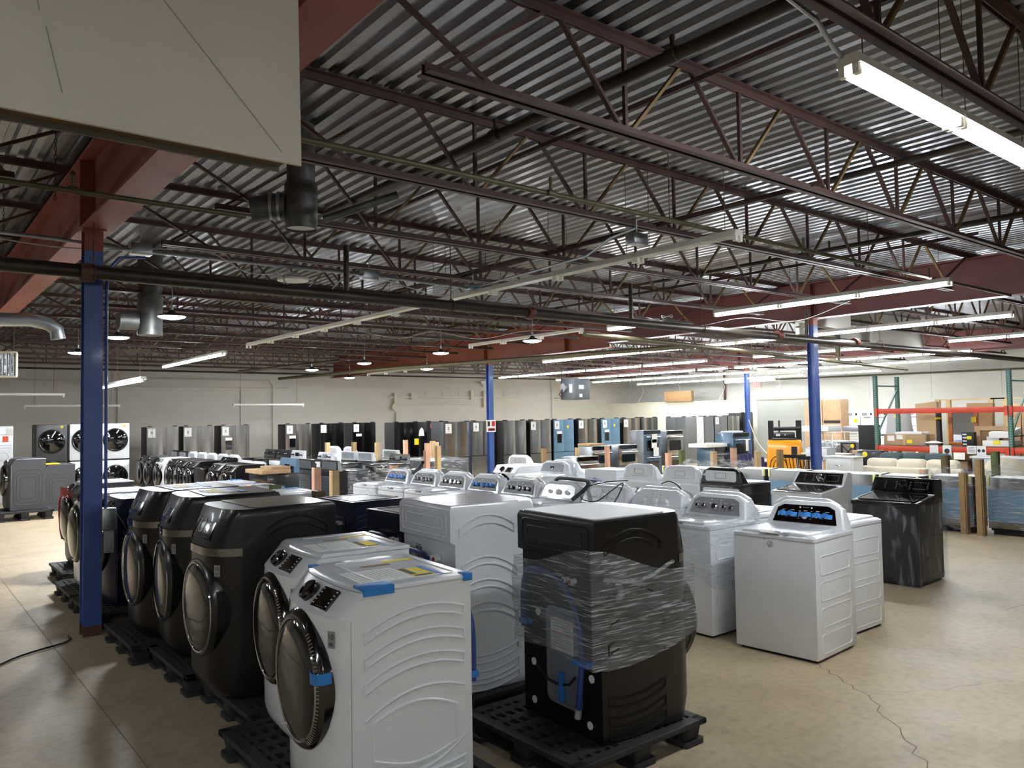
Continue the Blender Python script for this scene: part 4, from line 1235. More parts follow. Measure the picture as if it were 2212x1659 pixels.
# ---- foreground row facing left: three graphite combos and two white washers on pallets
CG = combo('graphite', 'graphite_top', 'door_glass')
place('comboG', CG, 'graphite washer-dryer nearest the white washers, third from the blue column', 'washer', (2.085, 5.31, PZ), FL, 'graphite washer-dryers')
place('comboG', CG, 'middle one of the three graphite washer-dryers in the front row', 'washer', (2.15, 6.38, PZ), FL-R(5), 'graphite washer-dryers')
o = place('comboG', CG, 'graphite washer-dryer next to the nearest blue column, with a yellow tag', 'washer', (2.10, 7.12, PZ), FL, 'graphite washer-dryers')
for x, y, lab in ((2.15, 6.4, 'yellow and white energy label on the middle graphite washer-dryer'), (2.1, 7.12, 'yellow and blue label strip on the graphite washer-dryer by the column')):
    t = thing('energy_label', lab, 'label', (x, y, PZ+1.185), FL, 'labels on the graphite washer-dryers')
    m = MB(); m.box(-.16, .14, -.16, .06, 0, .002); m.build('sheet', 'label_white', t)
    m = MB(); m.box(-.14, .1, -.12, -.03, .002, .003); m.build('yellow_field', 'label_yellow', t)
    m = MB(); m.box(-.2, .2, .07, .12, 0, .002); m.build('blue_tape', 'tape_blue', t)
FWm = front_washer('white')
place('fwW', FWm, 'white front-load washer nearest the camera, blue tape on its door and corners', 'washer', (1.85, 3.39, PZ), FL-R(5), 'white front-load washers')
place('fwW2', front_washer('white', tape=False), 'white front-load washer behind the nearest one, big paper label on top', 'washer', (2.08, 4.31, PZ), FL-R(6), 'white front-load washers')
pallet(2.02, 7.15, 'black pallet under the graphite washer-dryer by the blue column', 1.0, 1.0, 0)
pallet(2.13, 6.13, 'black pallet with diamond-cut deck under the middle graphite washer-dryer', 1.0, 1.0, 1)
pallet(2.2, 5.1, 'black pallet under the third graphite washer-dryer', 1.0, 1.0, 0)
pallet(2.0, 4.08, 'black slotted pallet under the second white washer', 1.0, 1.0, 0)
pallet(1.9, 3.05, 'black pallet under the nearest white washer, mostly below the frame', 1.0, 1.0, 0)
# white combo and stretch-wrapped black combo seen from behind
place('comboW', combo('white', 'white', 'door_glass', 'white_back'), 'tall white washer-dryer turned away, blue hose across its back', 'washer', (3.13, 4.42, PZ), FR-R(4))
WRAPPED = place('comboB', combo('graphite', 'white_matte', 'door_glass', 'grey_back'), 'black washer-dryer turned away, wrapped in clear stretch film', 'washer', (3.29, 3.31, PZ), FR-R(4))
pallet(3.2, 3.38, 'black pallet under the film-wrapped black washer-dryer', 1.0, 1.0, 0)
pallet(3.25, 4.5, 'black pallet under the tall white washer-dryer', 1.0, 1.0, 0)
# stretch film round the wrapped one: crumpled band
def film_band(label, cx, cy, hw, hd, z0f, z1f, mt, seed, amp=.012, n=120, rows=22):
    rnd = random.Random(seed)
    per = [(hw, -hd), (hw, hd), (-hw, hd), (-hw, -hd)]
    pts = []
    for i in range(4):
        a, b = per[i], per[(i+1) % 4]
        for k in range(n//4): u = k/(n//4); pts.append((a[0]+(b[0]-a[0])*u, a[1]+(b[1]-a[1])*u))
    ph = [rnd.random()*6.28 for _ in range(8)]
    loops = []
    for r in range(rows+1):
        v = r/rows; l = []
        for i, (x, y) in enumerate(pts):
            t_ = 2*PI*i/len(pts); z = z0f(t_)+(z1f(t_)-z0f(t_))*v
            d = amp*.5*(math.sin(11*z+3*t_+ph[0])*.5+math.sin(37*z+5*t_+ph[1])*.35+math.sin(17*z-7*t_+ph[2])*.4+.5)+amp*.3*rnd.random()
            q = math.hypot(x, y)
            l.append((x*(1+max(0, d)/q), y*(1+max(0, d)/q), z))
        loops.append(l)
    mm = MB(); mm.loft(loops, False, False)
    o = mm.build('stretch_film', mt, None, ang=70)
    o.location = (cx, cy, 0); o.rotation_euler = (0, 0, -R(4))
    return tag(o, label, 'plastic film')
FB = film_band('crumpled clear stretch film wound round the black washer-dryer', 3.315, 3.307, .39, .352,
          lambda t: .60+.07*math.sin(t+.6)+.05*math.sin(2*t), lambda t: 1.03+.10*math.sin(t+3.4)+.04*math.sin(3*t), 'wrap', 4, .02)
m = MB(); m.tube([(2.95, 2.93, 1.02), (3.1, 2.93, .99), (3.2, 2.935, .97), (3.35, 2.93, 1.0), (3.5, 2.93, 1.05)], .012, 8); m.tube([(3.05, 2.93, .98), (3.08, 2.93, .93), (3.04, 2.93, .9)], .02, 6)
attach(m.build('film_tail', 'wrap'), WRAPPED, 'gathered tail of stretch film')
attach(FB, WRAPPED, 'crumpled clear stretch film wound round the middle')
# ================================================================ MORE APPLIANCES
WHT = top_washer('white', 'panel_grey', 5, False)
WHTt = top_washer('white', 'panel_grey', 5, True)
WH3 = top_washer('white', 'white', 3, False, knob_mt='white_matte')
WHS = top_washer('white', 'panel_silver', 5, False)
WHB = top_washer('white', 'black_glass', 5, True)
DRW = top_washer('white', 'white', 3, False, dryer=True)
DRB = top_washer('black', 'black', 3, False, dryer=True, rear_mt='white_back')
XA = 5.74
ROWA = []
for key, mk, y, rz, lab in (
        ('tlB', WHB, 3.56, R(4), 'white top-load washer at the right aisle, blue tape across its black control panel'),
        ('tlS', WHS, 4.47, 0, 'white top-load washer with silver control panel and five knobs, wrapped in film'),
        ('tl3', WH3, 5.18, 0, 'white washer with three white knobs, next to the film-wrapped silver-panel one'),
        ('tl3', WH3, 5.89, 0, 'white washer with a black cord looped over its three white knobs'),
        ('tl3', WH3, 6.6, 0, 'white three-knob washer with a dark hose lying along its console'),
        ('tlG', WHT, 7.31, 0, 'white washer with grey five-knob panel beside the three-knob washers'),
        ('tlT', WHTt, 8.02, 0, 'white washer with grey panel and blue tape, third tape-covered from the left'),
        ('tlG', WHT, 8.73, 0, 'white washer with grey knob panel, just left of a blue-taped one'),
        ('tlG', WHT, 9.44, 0, 'white washer with grey knob panel beside the film-wrapped end of its row'),
        ('tlT', WHTt, 10.18, 0, 'film-wrapped white washer with blue-taped panel between cardboard corner posts')):
    ROWA.append(place(key, mk, lab, 'washer', (XA, y, 0), FL+rz, 'white top-load washers facing left'))
for y, lab in ((3.74, 'white washer turned away, back to back with the blue-taped one at the aisle'), (4.62, 'white washer turned away behind the silver-panel washer'),
               (5.38, 'white washer turned away, a black cord over its console back'), (6.1, 'white washer turned away behind the washer with the looped cord'),
               (6.8, 'white washer turned away behind the dark hose'), (7.55, 'white washer turned away behind the grey five-knob washer'),
               (8.3, 'white washer turned away, red-edged notice on its console back'), (9.02, 'white washer turned away, second from the end of its row'), (9.75, 'white washer turned away at the far end of its row')):
    place('tl3', WH3, lab, 'washer', (6.55, y, 0), FR, 'white top-load washers facing right')
m = MB(); m.tube(smooth([(6.12, 6.85, 1.12), (6.1, 6.75, 1.165), (6.1, 6.5, 1.165), (6.08, 6.25, 1.15), (5.95, 6.18, 1.08), (5.78, 6.2, .98)]), .022, 8)
tag(m.build('drain_hose', 'fridge_side'), 'dark corrugated drain hose lying over a white washer console', 'hose')
m = MB(); m.tube(smooth([(6.1, 10.05, 1.02), (6.05, 9.85, 1.1), (6.0, 9.62, 1.18), (5.98, 9.5, 1.26)]), .026, 8)
tag(m.build('drain_hose', 'fridge_side'), 'grey drain hose sticking up behind the row of white washers', 'hose')
m = MB(); m.tube(smooth([(6.12, 5.7, 1.19), (5.98, 5.9, 1.17), (5.85, 6.1, 1.1), (5.78, 6.05, 1.0), (5.8, 5.85, .99), (5.93, 5.75, 1.1), (6.02, 5.68, 1.17), (5.88, 5.62, 1.05), (5.82, 5.63, .98)]), .006, 6)
tag(m.build('power_cord', 'black_cable'), 'black power cord looped over a white washer control panel', 'cord')
m = MB(); m.tube(smooth([(6.12, 5.25, 1.18), (6.2, 5.2, 1.2), (6.3, 5.15, 1.12), (6.28, 5.14, .98)]), .006, 6)
tag(m.build('power_cord', 'black_cable'), 'black cord arching behind the washer beside the silver-panel one', 'cord')
# symbol and hang tag on the aisle washer
m = MB(); fr = Matrix.Translation((XA, 3.56, 0)) @ Matrix.Rotation(FL+R(4), 4, 'Z')
m.tube([fr @ Vector((-.02+.024*math.cos(a), -.332, .855+.024*math.sin(a))) for a in [2*PI*k/24 for k in range(24)]], .0018, 5, closed=True)
m.bar(fr @ Vector((-.037, -.332, .838)), fr @ Vector((-.003, -.332, .872)), .002, .003)
m.bar(fr @ Vector((-.02, -.332, .845)), fr @ Vector((-.014, -.332, .866)), .004, .003); m.bar(fr @ Vector((-.026, -.332, .843)), fr @ Vector((-.008, -.332, .843)), .004, .003)
attach(m.build('warning_sticker', 'print_grey'), ROWA[0])
t = None
m = MB(); m.add([fr @ Vector(p) for p in ((-.1, -.345, .945), (.06, -.345, .945), (.06, -.30, .958), (-.1, -.30, .958), (-.1, -.345, .941), (.06, -.345, .941), (.06, -.30, .955), (-.1, -.30, .955))], [(0, 1, 2, 3), (4, 5, 6, 7), (0, 1, 5, 4), (1, 2, 6, 5), (2, 3, 7, 6), (3, 0, 4, 7)]); et = m.build('energy_tag', 'label_white'); attach(et, ROWA[0], 'paper tag lying across the lid front')
m = MB()
for x in (.02, .1): m.add([fr @ Vector((x+a, b, .961)) for a, b in ((0, -.34), (.05, -.34), (.05, -.31), (0, -.31))], [(0, 1, 2, 3)])
attach(m.build('blue_tape', 'tape_blue'), ROWA[0])
# films over the wrapped washers
def film_box(label, x0, x1, y0, y1, z0, z1, mt, seed, amp=.02, n=30):
    rnd = random.Random(seed); ph = [rnd.random()*6.3 for _ in range(6)]
    per = [(x0, y0), (x1, y0), (x1, y1), (x0, y1)]; pts = []
    for i in range(4):
        a, b = per[i], per[(i+1) % 4]
        for k in range(n): u = k/n; pts.append((a[0]+(b[0]-a[0])*u, a[1]+(b[1]-a[1])*u))
    cx, cy = (x0+x1)/2, (y0+y1)/2; loops = []
    for r in range(13):
        v = r/12; l = []
        for i, (x, y) in enumerate(pts):
            tt = 2*PI*i/len(pts)
            z = z0+(z1-z0)*v+(.05*math.sin(3*tt+ph[2])+.04*math.sin(7*tt+ph[3]))*(1 if r in (0, 12) else .5)
            d = amp*abs(math.sin(13*z+4*tt+ph[0])+.6*math.sin(29*z-9*tt+ph[1]))*.6
            q = math.hypot(x-cx, y-cy); l.append((x+(x-cx)/q*d, y+(y-cy)/q*d, z))
        loops.append(l)
    mm = MB(); mm.loft(loops, False, False)
    return tag(mm.build('stretch_film', mt, None, ang=70), label, 'plastic film')
attach(film_box('clear stretch film round the silver-panel white washer', 5.385, 6.08, 4.1, 4.84, .42, 1.0, 'film_light', 3), ROWA[1], 'clear stretch film round the body')
attach(film_box('clear film round the blue-taped washer at the far end of its row', 5.36, 6.1, 9.79, 10.57, .3, 1.1, 'film_light', 8), ROWA[9], 'clear stretch film round the body')
# premium washers
place('pwW', premium_washer('white'), 'white top-load washer with dark glass lid, in front of the dishwashers', 'washer', (9.22, 5.44, 0), FL)
PWB = place('pwB', premium_washer('graphite', 'black_glass', 'dark_chrome'), 'dark graphite top-load washer with glass lid standing alone in the right aisle', 'washer', (8.87, 4.2, 0), FL+R(3))
attach(film_box('thin clear plastic bag still on the dark graphite washer', 8.505, 9.24, 3.83, 4.57, .03, .84, 'bag', 5, .008), PWB, 'thin clear plastic bag')
# dryers seen from the back
place('drB', DRB, 'black dryer turned away, white plate and silver cover on its back', 'dryer', (9.25, 6.6, 0), FR, 'dryers seen from behind')
place('drW', DRW, 'white dryer turned away beside the black one, pressed back panel', 'dryer', (9.25, 7.3, 0), FR, 'dryers seen from behind')
place('drW', DRW, 'white dryer turned away with a folded cord hanging on its back cover', 'dryer', (9.25, 8.08, 0), FR, 'dryers seen from behind')
place('fwR', front_washer('white', tape=False, labels=False, rear='white_back'), 'flat-topped white washer turned away, grey back with wiring', 'washer', (9.3, 8.95, 0), FR)
place('drW', DRW, 'white dryer turned away at the end, left of the flat-topped washer', 'dryer', (9.4, 9.95, 0), FR, 'dryers seen from behind')
place('drWf', top_washer('white', 'panel_silver', 1, False, dryer=True), 'white dryer with silver console and one knob, behind the middle white washers', 'dryer', (8.45, 9.75, 0), FL)
place('fwW3', front_washer('white', tape=False, labels=False), 'white front-load washer left of the silver-console dryer', 'washer', (8.95, 11.05, 0), FL)
place('drW', DRW, 'white dryer turned away behind the far white front-loader', 'dryer', (10.0, 11.9, 0), FR, 'dryers seen from behind')
# ---- rows behind the foreground
FWN = front_washer('navy', 'dark_chrome', tape=False, labels=False, rear='black')
FWD = front_washer('dark_grey', 'dark_chrome', tape=False, labels=False, press='nest', fit=False)
FWG = front_washer('graphite', 'dark_chrome', tape=False, labels=False)
FWL = front_washer('white', tape=False, labels=False)
place('fwN', FWN, 'navy front-load washer half hidden by the nearest blue column', 'washer', (2.02, 8.62, PZ), FL, 'navy front-load washers')
place('fwL', FWL, 'white front-load washer left of the nearest blue column', 'washer', (1.98, 9.5, PZ), FL)
o = place('fwD', FWD, 'dark grey front-load washer with red film on its front, left of the blue column', 'washer', (2.16, 11.15, PZ), FL, 'dark grey front-load washers')
m = MB(); m.loft([[(1.77, 10.98, z), (1.745, 11.2, z), (1.77, 11.42, z)] for z in (1.0, 1.1)], False, False, closed=False)
m.tube([(1.765-.01*math.sin(a), 11.15+.31*math.cos(a), .7175+.31*math.sin(a)) for a in [R(-60+k*8) for k in range(19)]], .012, 6)
attach(m.build('red_film', 'red'), o, 'red protective film')
pallet(2.0, 8.55, 'black pallet under the navy washer behind the blue column', 1.0, 1.0)
pallet(2.0, 9.6, 'black pallet under the white washer left of the blue column', 1.0, 1.0)
pallet(2.15, 10.95, 'black pallet under the red-filmed dark washer', 1.0, 1.0)
place('fwN', FWN, 'navy washer turned away, lower one in front of the tall white washer-dryer', 'washer', (3.42, 5.42, PZ), FR, 'navy front-load washers')
pallet(3.4, 5.6, 'black pallet under the turned-away navy washer', 1.0, 1.0)
place('fwN', FWN, 'navy washer turned away behind the graphite washer-dryers, broad dark top showing', 'washer', (3.55, 6.62, PZ), FR, 'navy front-load washers')
pallet(3.5, 6.7, 'black pallet under the farther turned-away navy washer', 1.0, 1.0)
for y, lab in ((7.8, 'white washer with blue-edged lid behind the graphite washer-dryers'), (8.78, 'white washer turned away with pink paper on its top'), (9.52, 'white washer turned away under clear wrap')):
    place('fwLr', front_washer('white', tape=True, labels=False), lab, 'washer', (3.3, y, PZ), FR, 'white washers behind the graphite ones')
    pallet(3.3, y, f'black pallet under the {lab[:40].strip()}', 1.0, .72, group='pallets behind the graphite washers')
m = MB(); m.loft([[(3.2+.3*u, 8.7+.03*math.sin(u*9), 1.157+.05*math.sin(PI*u)) for u in [k/8 for k in range(9)]], [(3.2+.3*u, 8.88, 1.156+.015*math.sin(PI*u)) for u in [k/8 for k in range(9)]]], False, False, closed=False)
tag(m.build('pink_paper', 'post_pink'), 'crumpled pink paper on a white washer top', 'paper')
place('fwD2', front_washer('dark_grey', tape=False, labels=False, press='nest', fit=False), 'dark grey washer at the far left edge, nested pressings on its side', 'washer', (2.24, 18.62, .2), FL, 'dark grey front-load washers')
t = pallet(2.2, 18.6, 'dark pallet under the grey washer at the far left edge', 1.0, 1.0); t.scale = (1, 1, 1.38)
place('fwD', FWD, 'dark grey washer behind the far left one, yellow label on top', 'washer', (3.0, 20.0, 0), FL, 'dark grey front-load washers')
m = MB(); m.box(2.7, 3.05, 19.7, 20.2, 1.016, 1.03); tag(m.build('yellow_label', 'label_yellow'), 'yellow and white label lying on the dark grey washer behind', 'label')
# row of front-loaders facing left, back to back with top-loaders
FWK = front_washer('black', 'dark_chrome', tape=False, labels=False)
for key, mk, y, lab in (('fwK', FWK, 22.4, 'black front-load washer at the far end of the left row'), ('fwK', FWK, 21.65, 'black front-load washer second from the far end of the left row'),
                        ('fwL', FWL, 20.7, 'white front-load washer in the left row, among black ones'), ('fwG', FWG, 19.7, 'graphite washer just right of the white one in the left row'),
                        ('fwG', FWG, 18.95, 'graphite washer in the left row, second right of the white one'), ('fwG', FWG, 18.2, 'graphite washer in the left row, third right of the white one'),
                        ('pwK', premium_washer('graphite', 'black_glass', 'dark_chrome'), 17.4, 'dark top-load washer in the left row, glass lid'),
                        ('fwK', FWK, 16.6, 'black boxy front-loader near the end of the left row'), ('fwG', FWG, 15.8, 'graphite front-loader closest to the camera in the left row')):
    place(key, mk, lab, 'washer', (5.66, y, 0), FL, 'left row of washers facing left')
TLK = top_washer('black', 'black_glass', 3, False)
for key, mk, y, lab in (('tlK', TLK, 22.4, 'black top-load washer behind the far end of the left row'), ('tlK', TLK, 21.65, 'black top-load washer second from the far end, behind the left row'),
                        ('tl3', WH3, 20.85, 'white top-loader turned away behind the left row, by the black ones'), ('tl3', WH3, 20.1, 'white top-loader turned away behind the left row, second white one'),
                        ('tlTr', WHTt, 19.35, 'white top-loader turned away behind the left row, third white one'), ('tlTr', WHTt, 18.6, 'white top-loader turned away behind the left row, fourth white one'), ('tl3', WH3, 17.85, 'white top-loader turned away behind the left row, nearest one')):
    place(key, mk, lab, 'washer', (6.5, y, 0), FR, 'top-loaders behind the left row')
# stacked pairs along the back
def stacked(body, door_rim):
    def mk(label, cat):
        t = thing('stacked_washer_dryer', label, cat)
        for nm, z0 in (('washer', 0), ('dryer', .96)):
            mm = MB(); mm.rbox(-.345, .345, -.36, .36, z0+.0, z0+.93, .02); u = mm.build(nm, body, t)
            mm = MB(); mm.lathe([(.3, -.362), (.305, -.385), (.28, -.395), (.265, -.385)], 36, 'y', (0, 0, z0+.5), cap=False); mm.build('door_ring', door_rim, u)
            mm = MB(); mm.lathe([(.27, -.38), (.18, -.41), (.02, -.418)], 36, 'y', (0, 0, z0+.5)); mm.build('door_glass', 'black_glass', u)
            if nm == 'dryer':
                mm = MB(); mm.lathe([(.035, -.362), (.03, -.364), (.001, -.364)], 16, 'y', (.22, 0, z0+.86)); mm.build('price_sticker', 'sticker_yellow', u)
        mm = MB(); mm.rbox(-.34, .34, -.365, .355, .93, .96, .004); mm.build('control_strip', 'black_glass', t)
        return t
    return mk
place('stK', stacked('dark_grey', 'black'), 'dark stacked washer and dryer against the back wall at left', 'washer', (3.32, 23.06, 0), FF)
place('stW', stacked('white', 'black'), 'white stacked washer and dryer half hidden by the nearest blue column', 'washer', (4.06, 23.06, 0), FF, 'white stacked pairs')
place('stW', stacked('white', 'black'), 'white stacked washer and dryer right of the nearest blue column', 'washer', (4.78, 23.06, 0), FF, 'white stacked pairs')
t = thing('stacked_washer_dryer', 'white stacked pair turned away at the far left edge, red sticker', 'washer', (2.15, 23.0, 0))
m = MB(); m.rbox(-.345, .345, -.3, .36, 0, 1.87, .02); m.build('cabinet', 'white_back', t)
m = MB()
for z in (1.66, 1.5, 1.4, 1.34, .8, .6): m.tube([(-.3, -.302, z), (.3, -.302, z)], .006, 6)
m.tube([(a, -.302, b) for a, b in rrect(-.1, .25, 1.04, 1.22, .08)], .008, 6, closed=True); m.build('pressed_back', 'white_back', t)
m = MB(); m.box(.12, .24, -.31, -.304, 1.48, 1.62); m.build('red_sticker', 'orange_sticker', t)
m = MB(); m.box(.2, .33, -.31, -.304, 1.64, 1.82); m.build('notice', 'label_white', t)

# ---------------------------------------------------------------- refrigerators
def door_slab(mm, x0, x1, y, z0, z1, b=.022):
    """door leaf with a gently bowed front"""
    n = 10; xm, hw = (x0+x1)/2, (x1-x0)/2
    pts = [(x1, y+.065), (x0, y+.065)]+[(x0+(x1-x0)*k/n, y+b*abs((x0+(x1-x0)*k/n-xm)/hw)**2.4) for k in range(n+1)]
    mm.prism(pts, z0, z1, 'z')
def fridge(front, side, w=.91, h=1.78, split=.62, disp=False, tagside=-1, sticker=False, four=False, tagged=True):
    def mk(label, cat):
        t = thing('refrigerator', label, cat)
        d = .72
        mm = MB(); mm.rbox(-w/2, w/2, -d/2+.07, d/2, .03, h-.02, .008); mm.build('cabinet', side, t)
        mm = MB()
        for s in (-1, 1): mm.rbox(s*(w/2-.09)-.05, s*(w/2-.09)+.05, -d/2+.01, -d/2+.16, h-.02, h+.012, .006)
        mm.build('hinge_cover', 'black', t)
        zs = h*(1-split)
        if four: zs = h*.42
        for s in (-1, 1):
            x0, x1 = (-w/2, -.002) if s < 0 else (.002, w/2)
            mm = MB(); door_slab(mm, x0, x1, -d/2, zs+.006, h-.02); dr = mm.build('door', front, t)
            if disp and s < 0:
                m2 = MB(); m2.box(-w*.36, -w*.14, -d/2-.003, -d/2+.002, .98, 1.28); m2.build('dispenser', 'black_glass', dr)
                m2 = MB(); m2.box(-w*.37, -w*.13, -d/2-.005, -d/2+.0, 1.28, 1.37); m2.build('dispenser_panel', 'label_white', dr)
            if tagged and s == tagside:
                tx = s*w*.36; m2 = MB(); m2.box(tx-.105, tx+.105, -d/2-.004, -d/2-.001, h-.34, h-.07); pp = m2.build('price_sheet', 'label_white', dr)
                m2 = MB(); m2.box(tx-.028, tx+.028, -d/2-.006, -d/2-.0045, h-.25, h-.15)
                for q in range(2): m2.box(tx-.06, tx+.06, -d/2-.006, -d/2-.0045, h-.3+.014*q, h-.295+.014*q)
                m2.box(tx-.05, tx+.05, -d/2-.006, -d/2-.0045, h-.11, h-.1); m2.build('sheet_print', 'print_grey', pp)
            if sticker and s > 0:
                m2 = MB(); m2.box(.12, .2, -d/2-.003, -d/2, h-.32, h-.22); m2.build('yellow_sticker', 'sticker_yellow', dr)
        if four:
            for s in (-1, 1):
                mm = MB(); door_slab(mm, min(s*.002, s*w/2), max(s*.002, s*w/2), -d/2, .05, zs-.02); mm.build('door', front, t)
        else:
            mm = MB(); door_slab(mm, -w/2, w/2, -d/2, .05, zs-.012); mm.build('freezer_drawer', front, t)
        mm = MB(); mm.box(-w/2+.02, w/2-.02, -d/2+.03, -d/2+.07, 0, .05); mm.build('kick_plate', 'black_matte', t)
        return t
    return mk
FS = fridge('steel', 'fridge_side'); FSd = fridge('steel', 'fridge_side', disp=True); FK = fridge('steel_dark', 'fridge_side'); FKd = fridge('steel_dark', 'fridge_side', disp=True)
FSK = fridge('steel', 'fridge_side_black'); FB_ = fridge('film_blue', 'fridge_side_black', disp=True, sticker=True); FSQ = fridge('steel', 'fridge_side', four=True)
FSN = fridge('steel', 'fridge_side_black', tagged=False); FKN = fridge('steel_dark', 'fridge_side', tagged=False)
FR_ = {}
for key, mk, x, yf, lab in (
        ('fS', FS, 6.68, 25.4, 'stainless refrigerator farthest left, white price sheet on its door'), ('fS', FS, 7.74, 25.4, 'stainless refrigerator second from the left, under the hung lamp'),
        ('fSd', FSd, 8.9, 25.4, 'stainless refrigerator with black water dispenser, third from the left'), ('fSd', FSd, 11.05, 25.4, 'stainless refrigerator with dispenser right of the gap in the back row'),
        ('fK', FK, 12.28, 25.4, 'dark stainless refrigerator beside one with a dangling cord'), ('fKd', FKd, 13.54, 25.4, 'dark stainless refrigerator with black dispenser beneath the wall bracket'),
        ('fKN', FKN, 13.57, 22.5, 'dark refrigerator with a yellow tag and torn protective film'), ('fSQ', FSQ, 12.91, 18.6, 'four-door stainless refrigerator standing forward, dark side towards the left'),
        ('fSK', FSK, 14.9, 20.0, 'stainless refrigerator just left of the paper-signed blue column'), ('fSN', FSN, 15.85, 19.6, 'stainless refrigerator behind the paper-signed blue column'),
        ('fSK', FSK, 16.93, 19.6, 'stainless refrigerator just right of the paper-signed blue column'), ('fB', FB_, 17.97, 19.6, 'blue-filmed refrigerator with dispenser, nearer the blue column'),
        ('fSK', FSK, 19.09, 19.6, 'stainless refrigerator between the two blue-filmed ones'), ('fB', FB_, 20.24, 19.6, 'blue-filmed refrigerator with dispenser, farther from the blue column'),
        ('fSK', FSK, 21.33, 19.6, 'stainless refrigerator right of the second blue-filmed one'), ('fSN', FSN, 22.3, 19.6, 'stainless refrigerator without a sheet, behind the tall blue oven')):
    FR_[key] = place(key, mk, lab, 'refrigerator', (x, yf+.36, 0), FF, 'refrigerators in the back row')
place('fG', fridge('fridge_grey', 'fridge_grey', tagged=False), 'grey refrigerator turned sideways at the right end of the row', 'refrigerator', (23.6, 19.2, 0), FL)
FKB = place('fKb', fridge('fridge_side_black', 'fridge_side_black', w=.7, tagged=False), 'black refrigerator with an orange sticker, behind the four-door one', 'refrigerator', (14.75, 22.9, 0), FF)
m = MB(); m.box(14.5, 14.62, 22.53, 22.538, 1.55, 1.7); m.box(14.6, 14.7, 22.53, 22.538, 1.5, 1.58); attach(m.build('sticker', 'orange_sticker'), FKB, 'orange sticker')
m = MB(); m.box(13.62, 13.78, 22.13, 22.138, 1.02, 1.22); attach(m.build('yellow_tag', 'sticker_yellow'), FR_['fKN'])
m = MB(); m.prism([(13.78, 1.3), (14.0, 1.3), (13.98, 1.5), (13.9, 1.58), (13.82, 1.5)], 22.128, 22.136, 'y'); attach(m.build('torn_film', 'foam'), FR_['fKN'])
place('fWh', fridge('white_matte', 'white_matte', w=.62, tagged=False), 'white upright freezer right of the sideways grey refrigerator', 'refrigerator', (25.2, 19.96, 0), FF)
place('fGk', fridge('fridge_grey', 'fridge_side', w=.6, tagged=False), 'grey refrigerator next to the white freezer', 'refrigerator', (25.85, 19.96, 0), FF)
place('fGt', fridge('fridge_grey', 'fridge_side_black', w=.8), 'grey refrigerator with a price sheet near the far column', 'refrigerator', (26.65, 19.96, 0), FF)
place('fSs', fridge('steel', 'fridge_side', w=.8, tagged=False), 'tall stainless refrigerator beside the black one by the far column', 'refrigerator', (27.5, 19.96, 0), FF)
place('fKk', fridge('black', 'fridge_side_black', w=.75, h=1.9, tagged=False), 'black refrigerator standing next to the far blue column', 'refrigerator', (28.5, 19.96, 0), FF)

# ---------------------------------------------------------------- ranges, ovens, dishwashers
def oven_range(body, front, top, guard, knobs=4, grates=False, gh=.2, gas=False):
    def mk(label, cat):
        t = thing('kitchen_range', label, cat)
        w, d, h = .76, .66, .91
        mm = MB(); mm.rbox(-w/2, w/2, -d/2+.04, d/2, .05, h-.02, .008); mm.build('body', body, t)
        mm = MB(); mm.rbox(-w/2, w/2, -d/2-.02, d/2, h-.02, h, .006); ck = mm.build('cooktop', top, t)
        mm = MB(); mm.rbox(-w/2+.005, w/2-.005, -d/2-.0, -d/2+.045, .26, .76, .01); od = mm.build('oven_door', front, t)
        mm = MB(); mm.box(-.25, .25, -d/2-.004, -d/2+.002, .36, .62); mm.build('oven_window', 'black_glass', od)
        mm = MB(); mm.tube([(-.33, -d/2-.05, .71), (.33, -d/2-.05, .71)], .014, 10); mm.box(-.33, -.3, -d/2-.05, -d/2, .7, .72); mm.box(.3, .33, -d/2-.05, -d/2, .7, .72); mm.build('handle', 'handle', od)
        mm = MB(); mm.rbox(-w/2+.005, w/2-.005, -d/2, -d/2+.045, .06, .25, .01); mm.build('drawer', front, t)
        mm = MB(); mm.rbox(-w/2, w/2, -d/2-.015, -d/2+.04, .77, h-.02, .01); cp = mm.build('control_panel', front, t)
        if guard:
            mm = MB(); mm.prism([(d/2-.1, h), (d/2, h), (d/2, h+gh), (d/2-.045, h+gh)], -w/2, w/2, 'x'); g = mm.build('backguard', guard, t)
            mm = MB(); mm.box(-.1, .1, d/2-.09, d/2-.07, h+.06, h+.15); mm.build('display', 'black_glass', g)
            mm = MB(); mm.prism(rrect(-.3, .3, h+.02, h+gh-.03, .02), d/2, d/2+.006, 'y'); mm.build('guard_back', 'galv', g)
            for x in (-.3, -.2, .2, .3):
                mm = MB(); mm.tube([(x, d/2-.085, h+.1), (x, d/2-.115, h+.1)], .022, 12); mm.build('knob', 'black', g)
        else:
            for k in range(knobs):
                x = -.28+.56*k/(knobs-1); mm = MB(); mm.tube([(x, -d/2-.015, .83), (x, -d/2-.05, .83)], .02, 12); mm.build('knob', 'handle', cp)
        if grates:
            for x in (-.2, .2):
                mm = MB()
                for q in range(5): mm.box(x-.16+.08*q-.006, x-.16+.08*q+.006, -.25, .22, h+.02, h+.04)
                for q in range(3): mm.box(x-.17, x+.17, -.24+.22*q-.006, -.24+.22*q+.006, h+.0, h+.035)
                mm.build('grate', 'black_matte', ck)
        mm = MB(); mm.prism(rrect(-.32, .32, .2, .8, .05), d/2, d/2+.03, 'y'); bk = mm.build('back_cover', 'galv', t)
        mm = MB()
        for q in range(8): mm.box(-.25, .25, d/2+.03, d/2+.033, .3+.055*q, .308+.055*q)
        mm.build('louvres', 'galv_dark', bk)
        for x in (-.3, .3):
            mm = MB(); mm.box(x-.03, x+.03, -d/2+.06, d/2-.03, 0, .05); mm.build('foot', 'black_matte', t)
        return t
    return mk
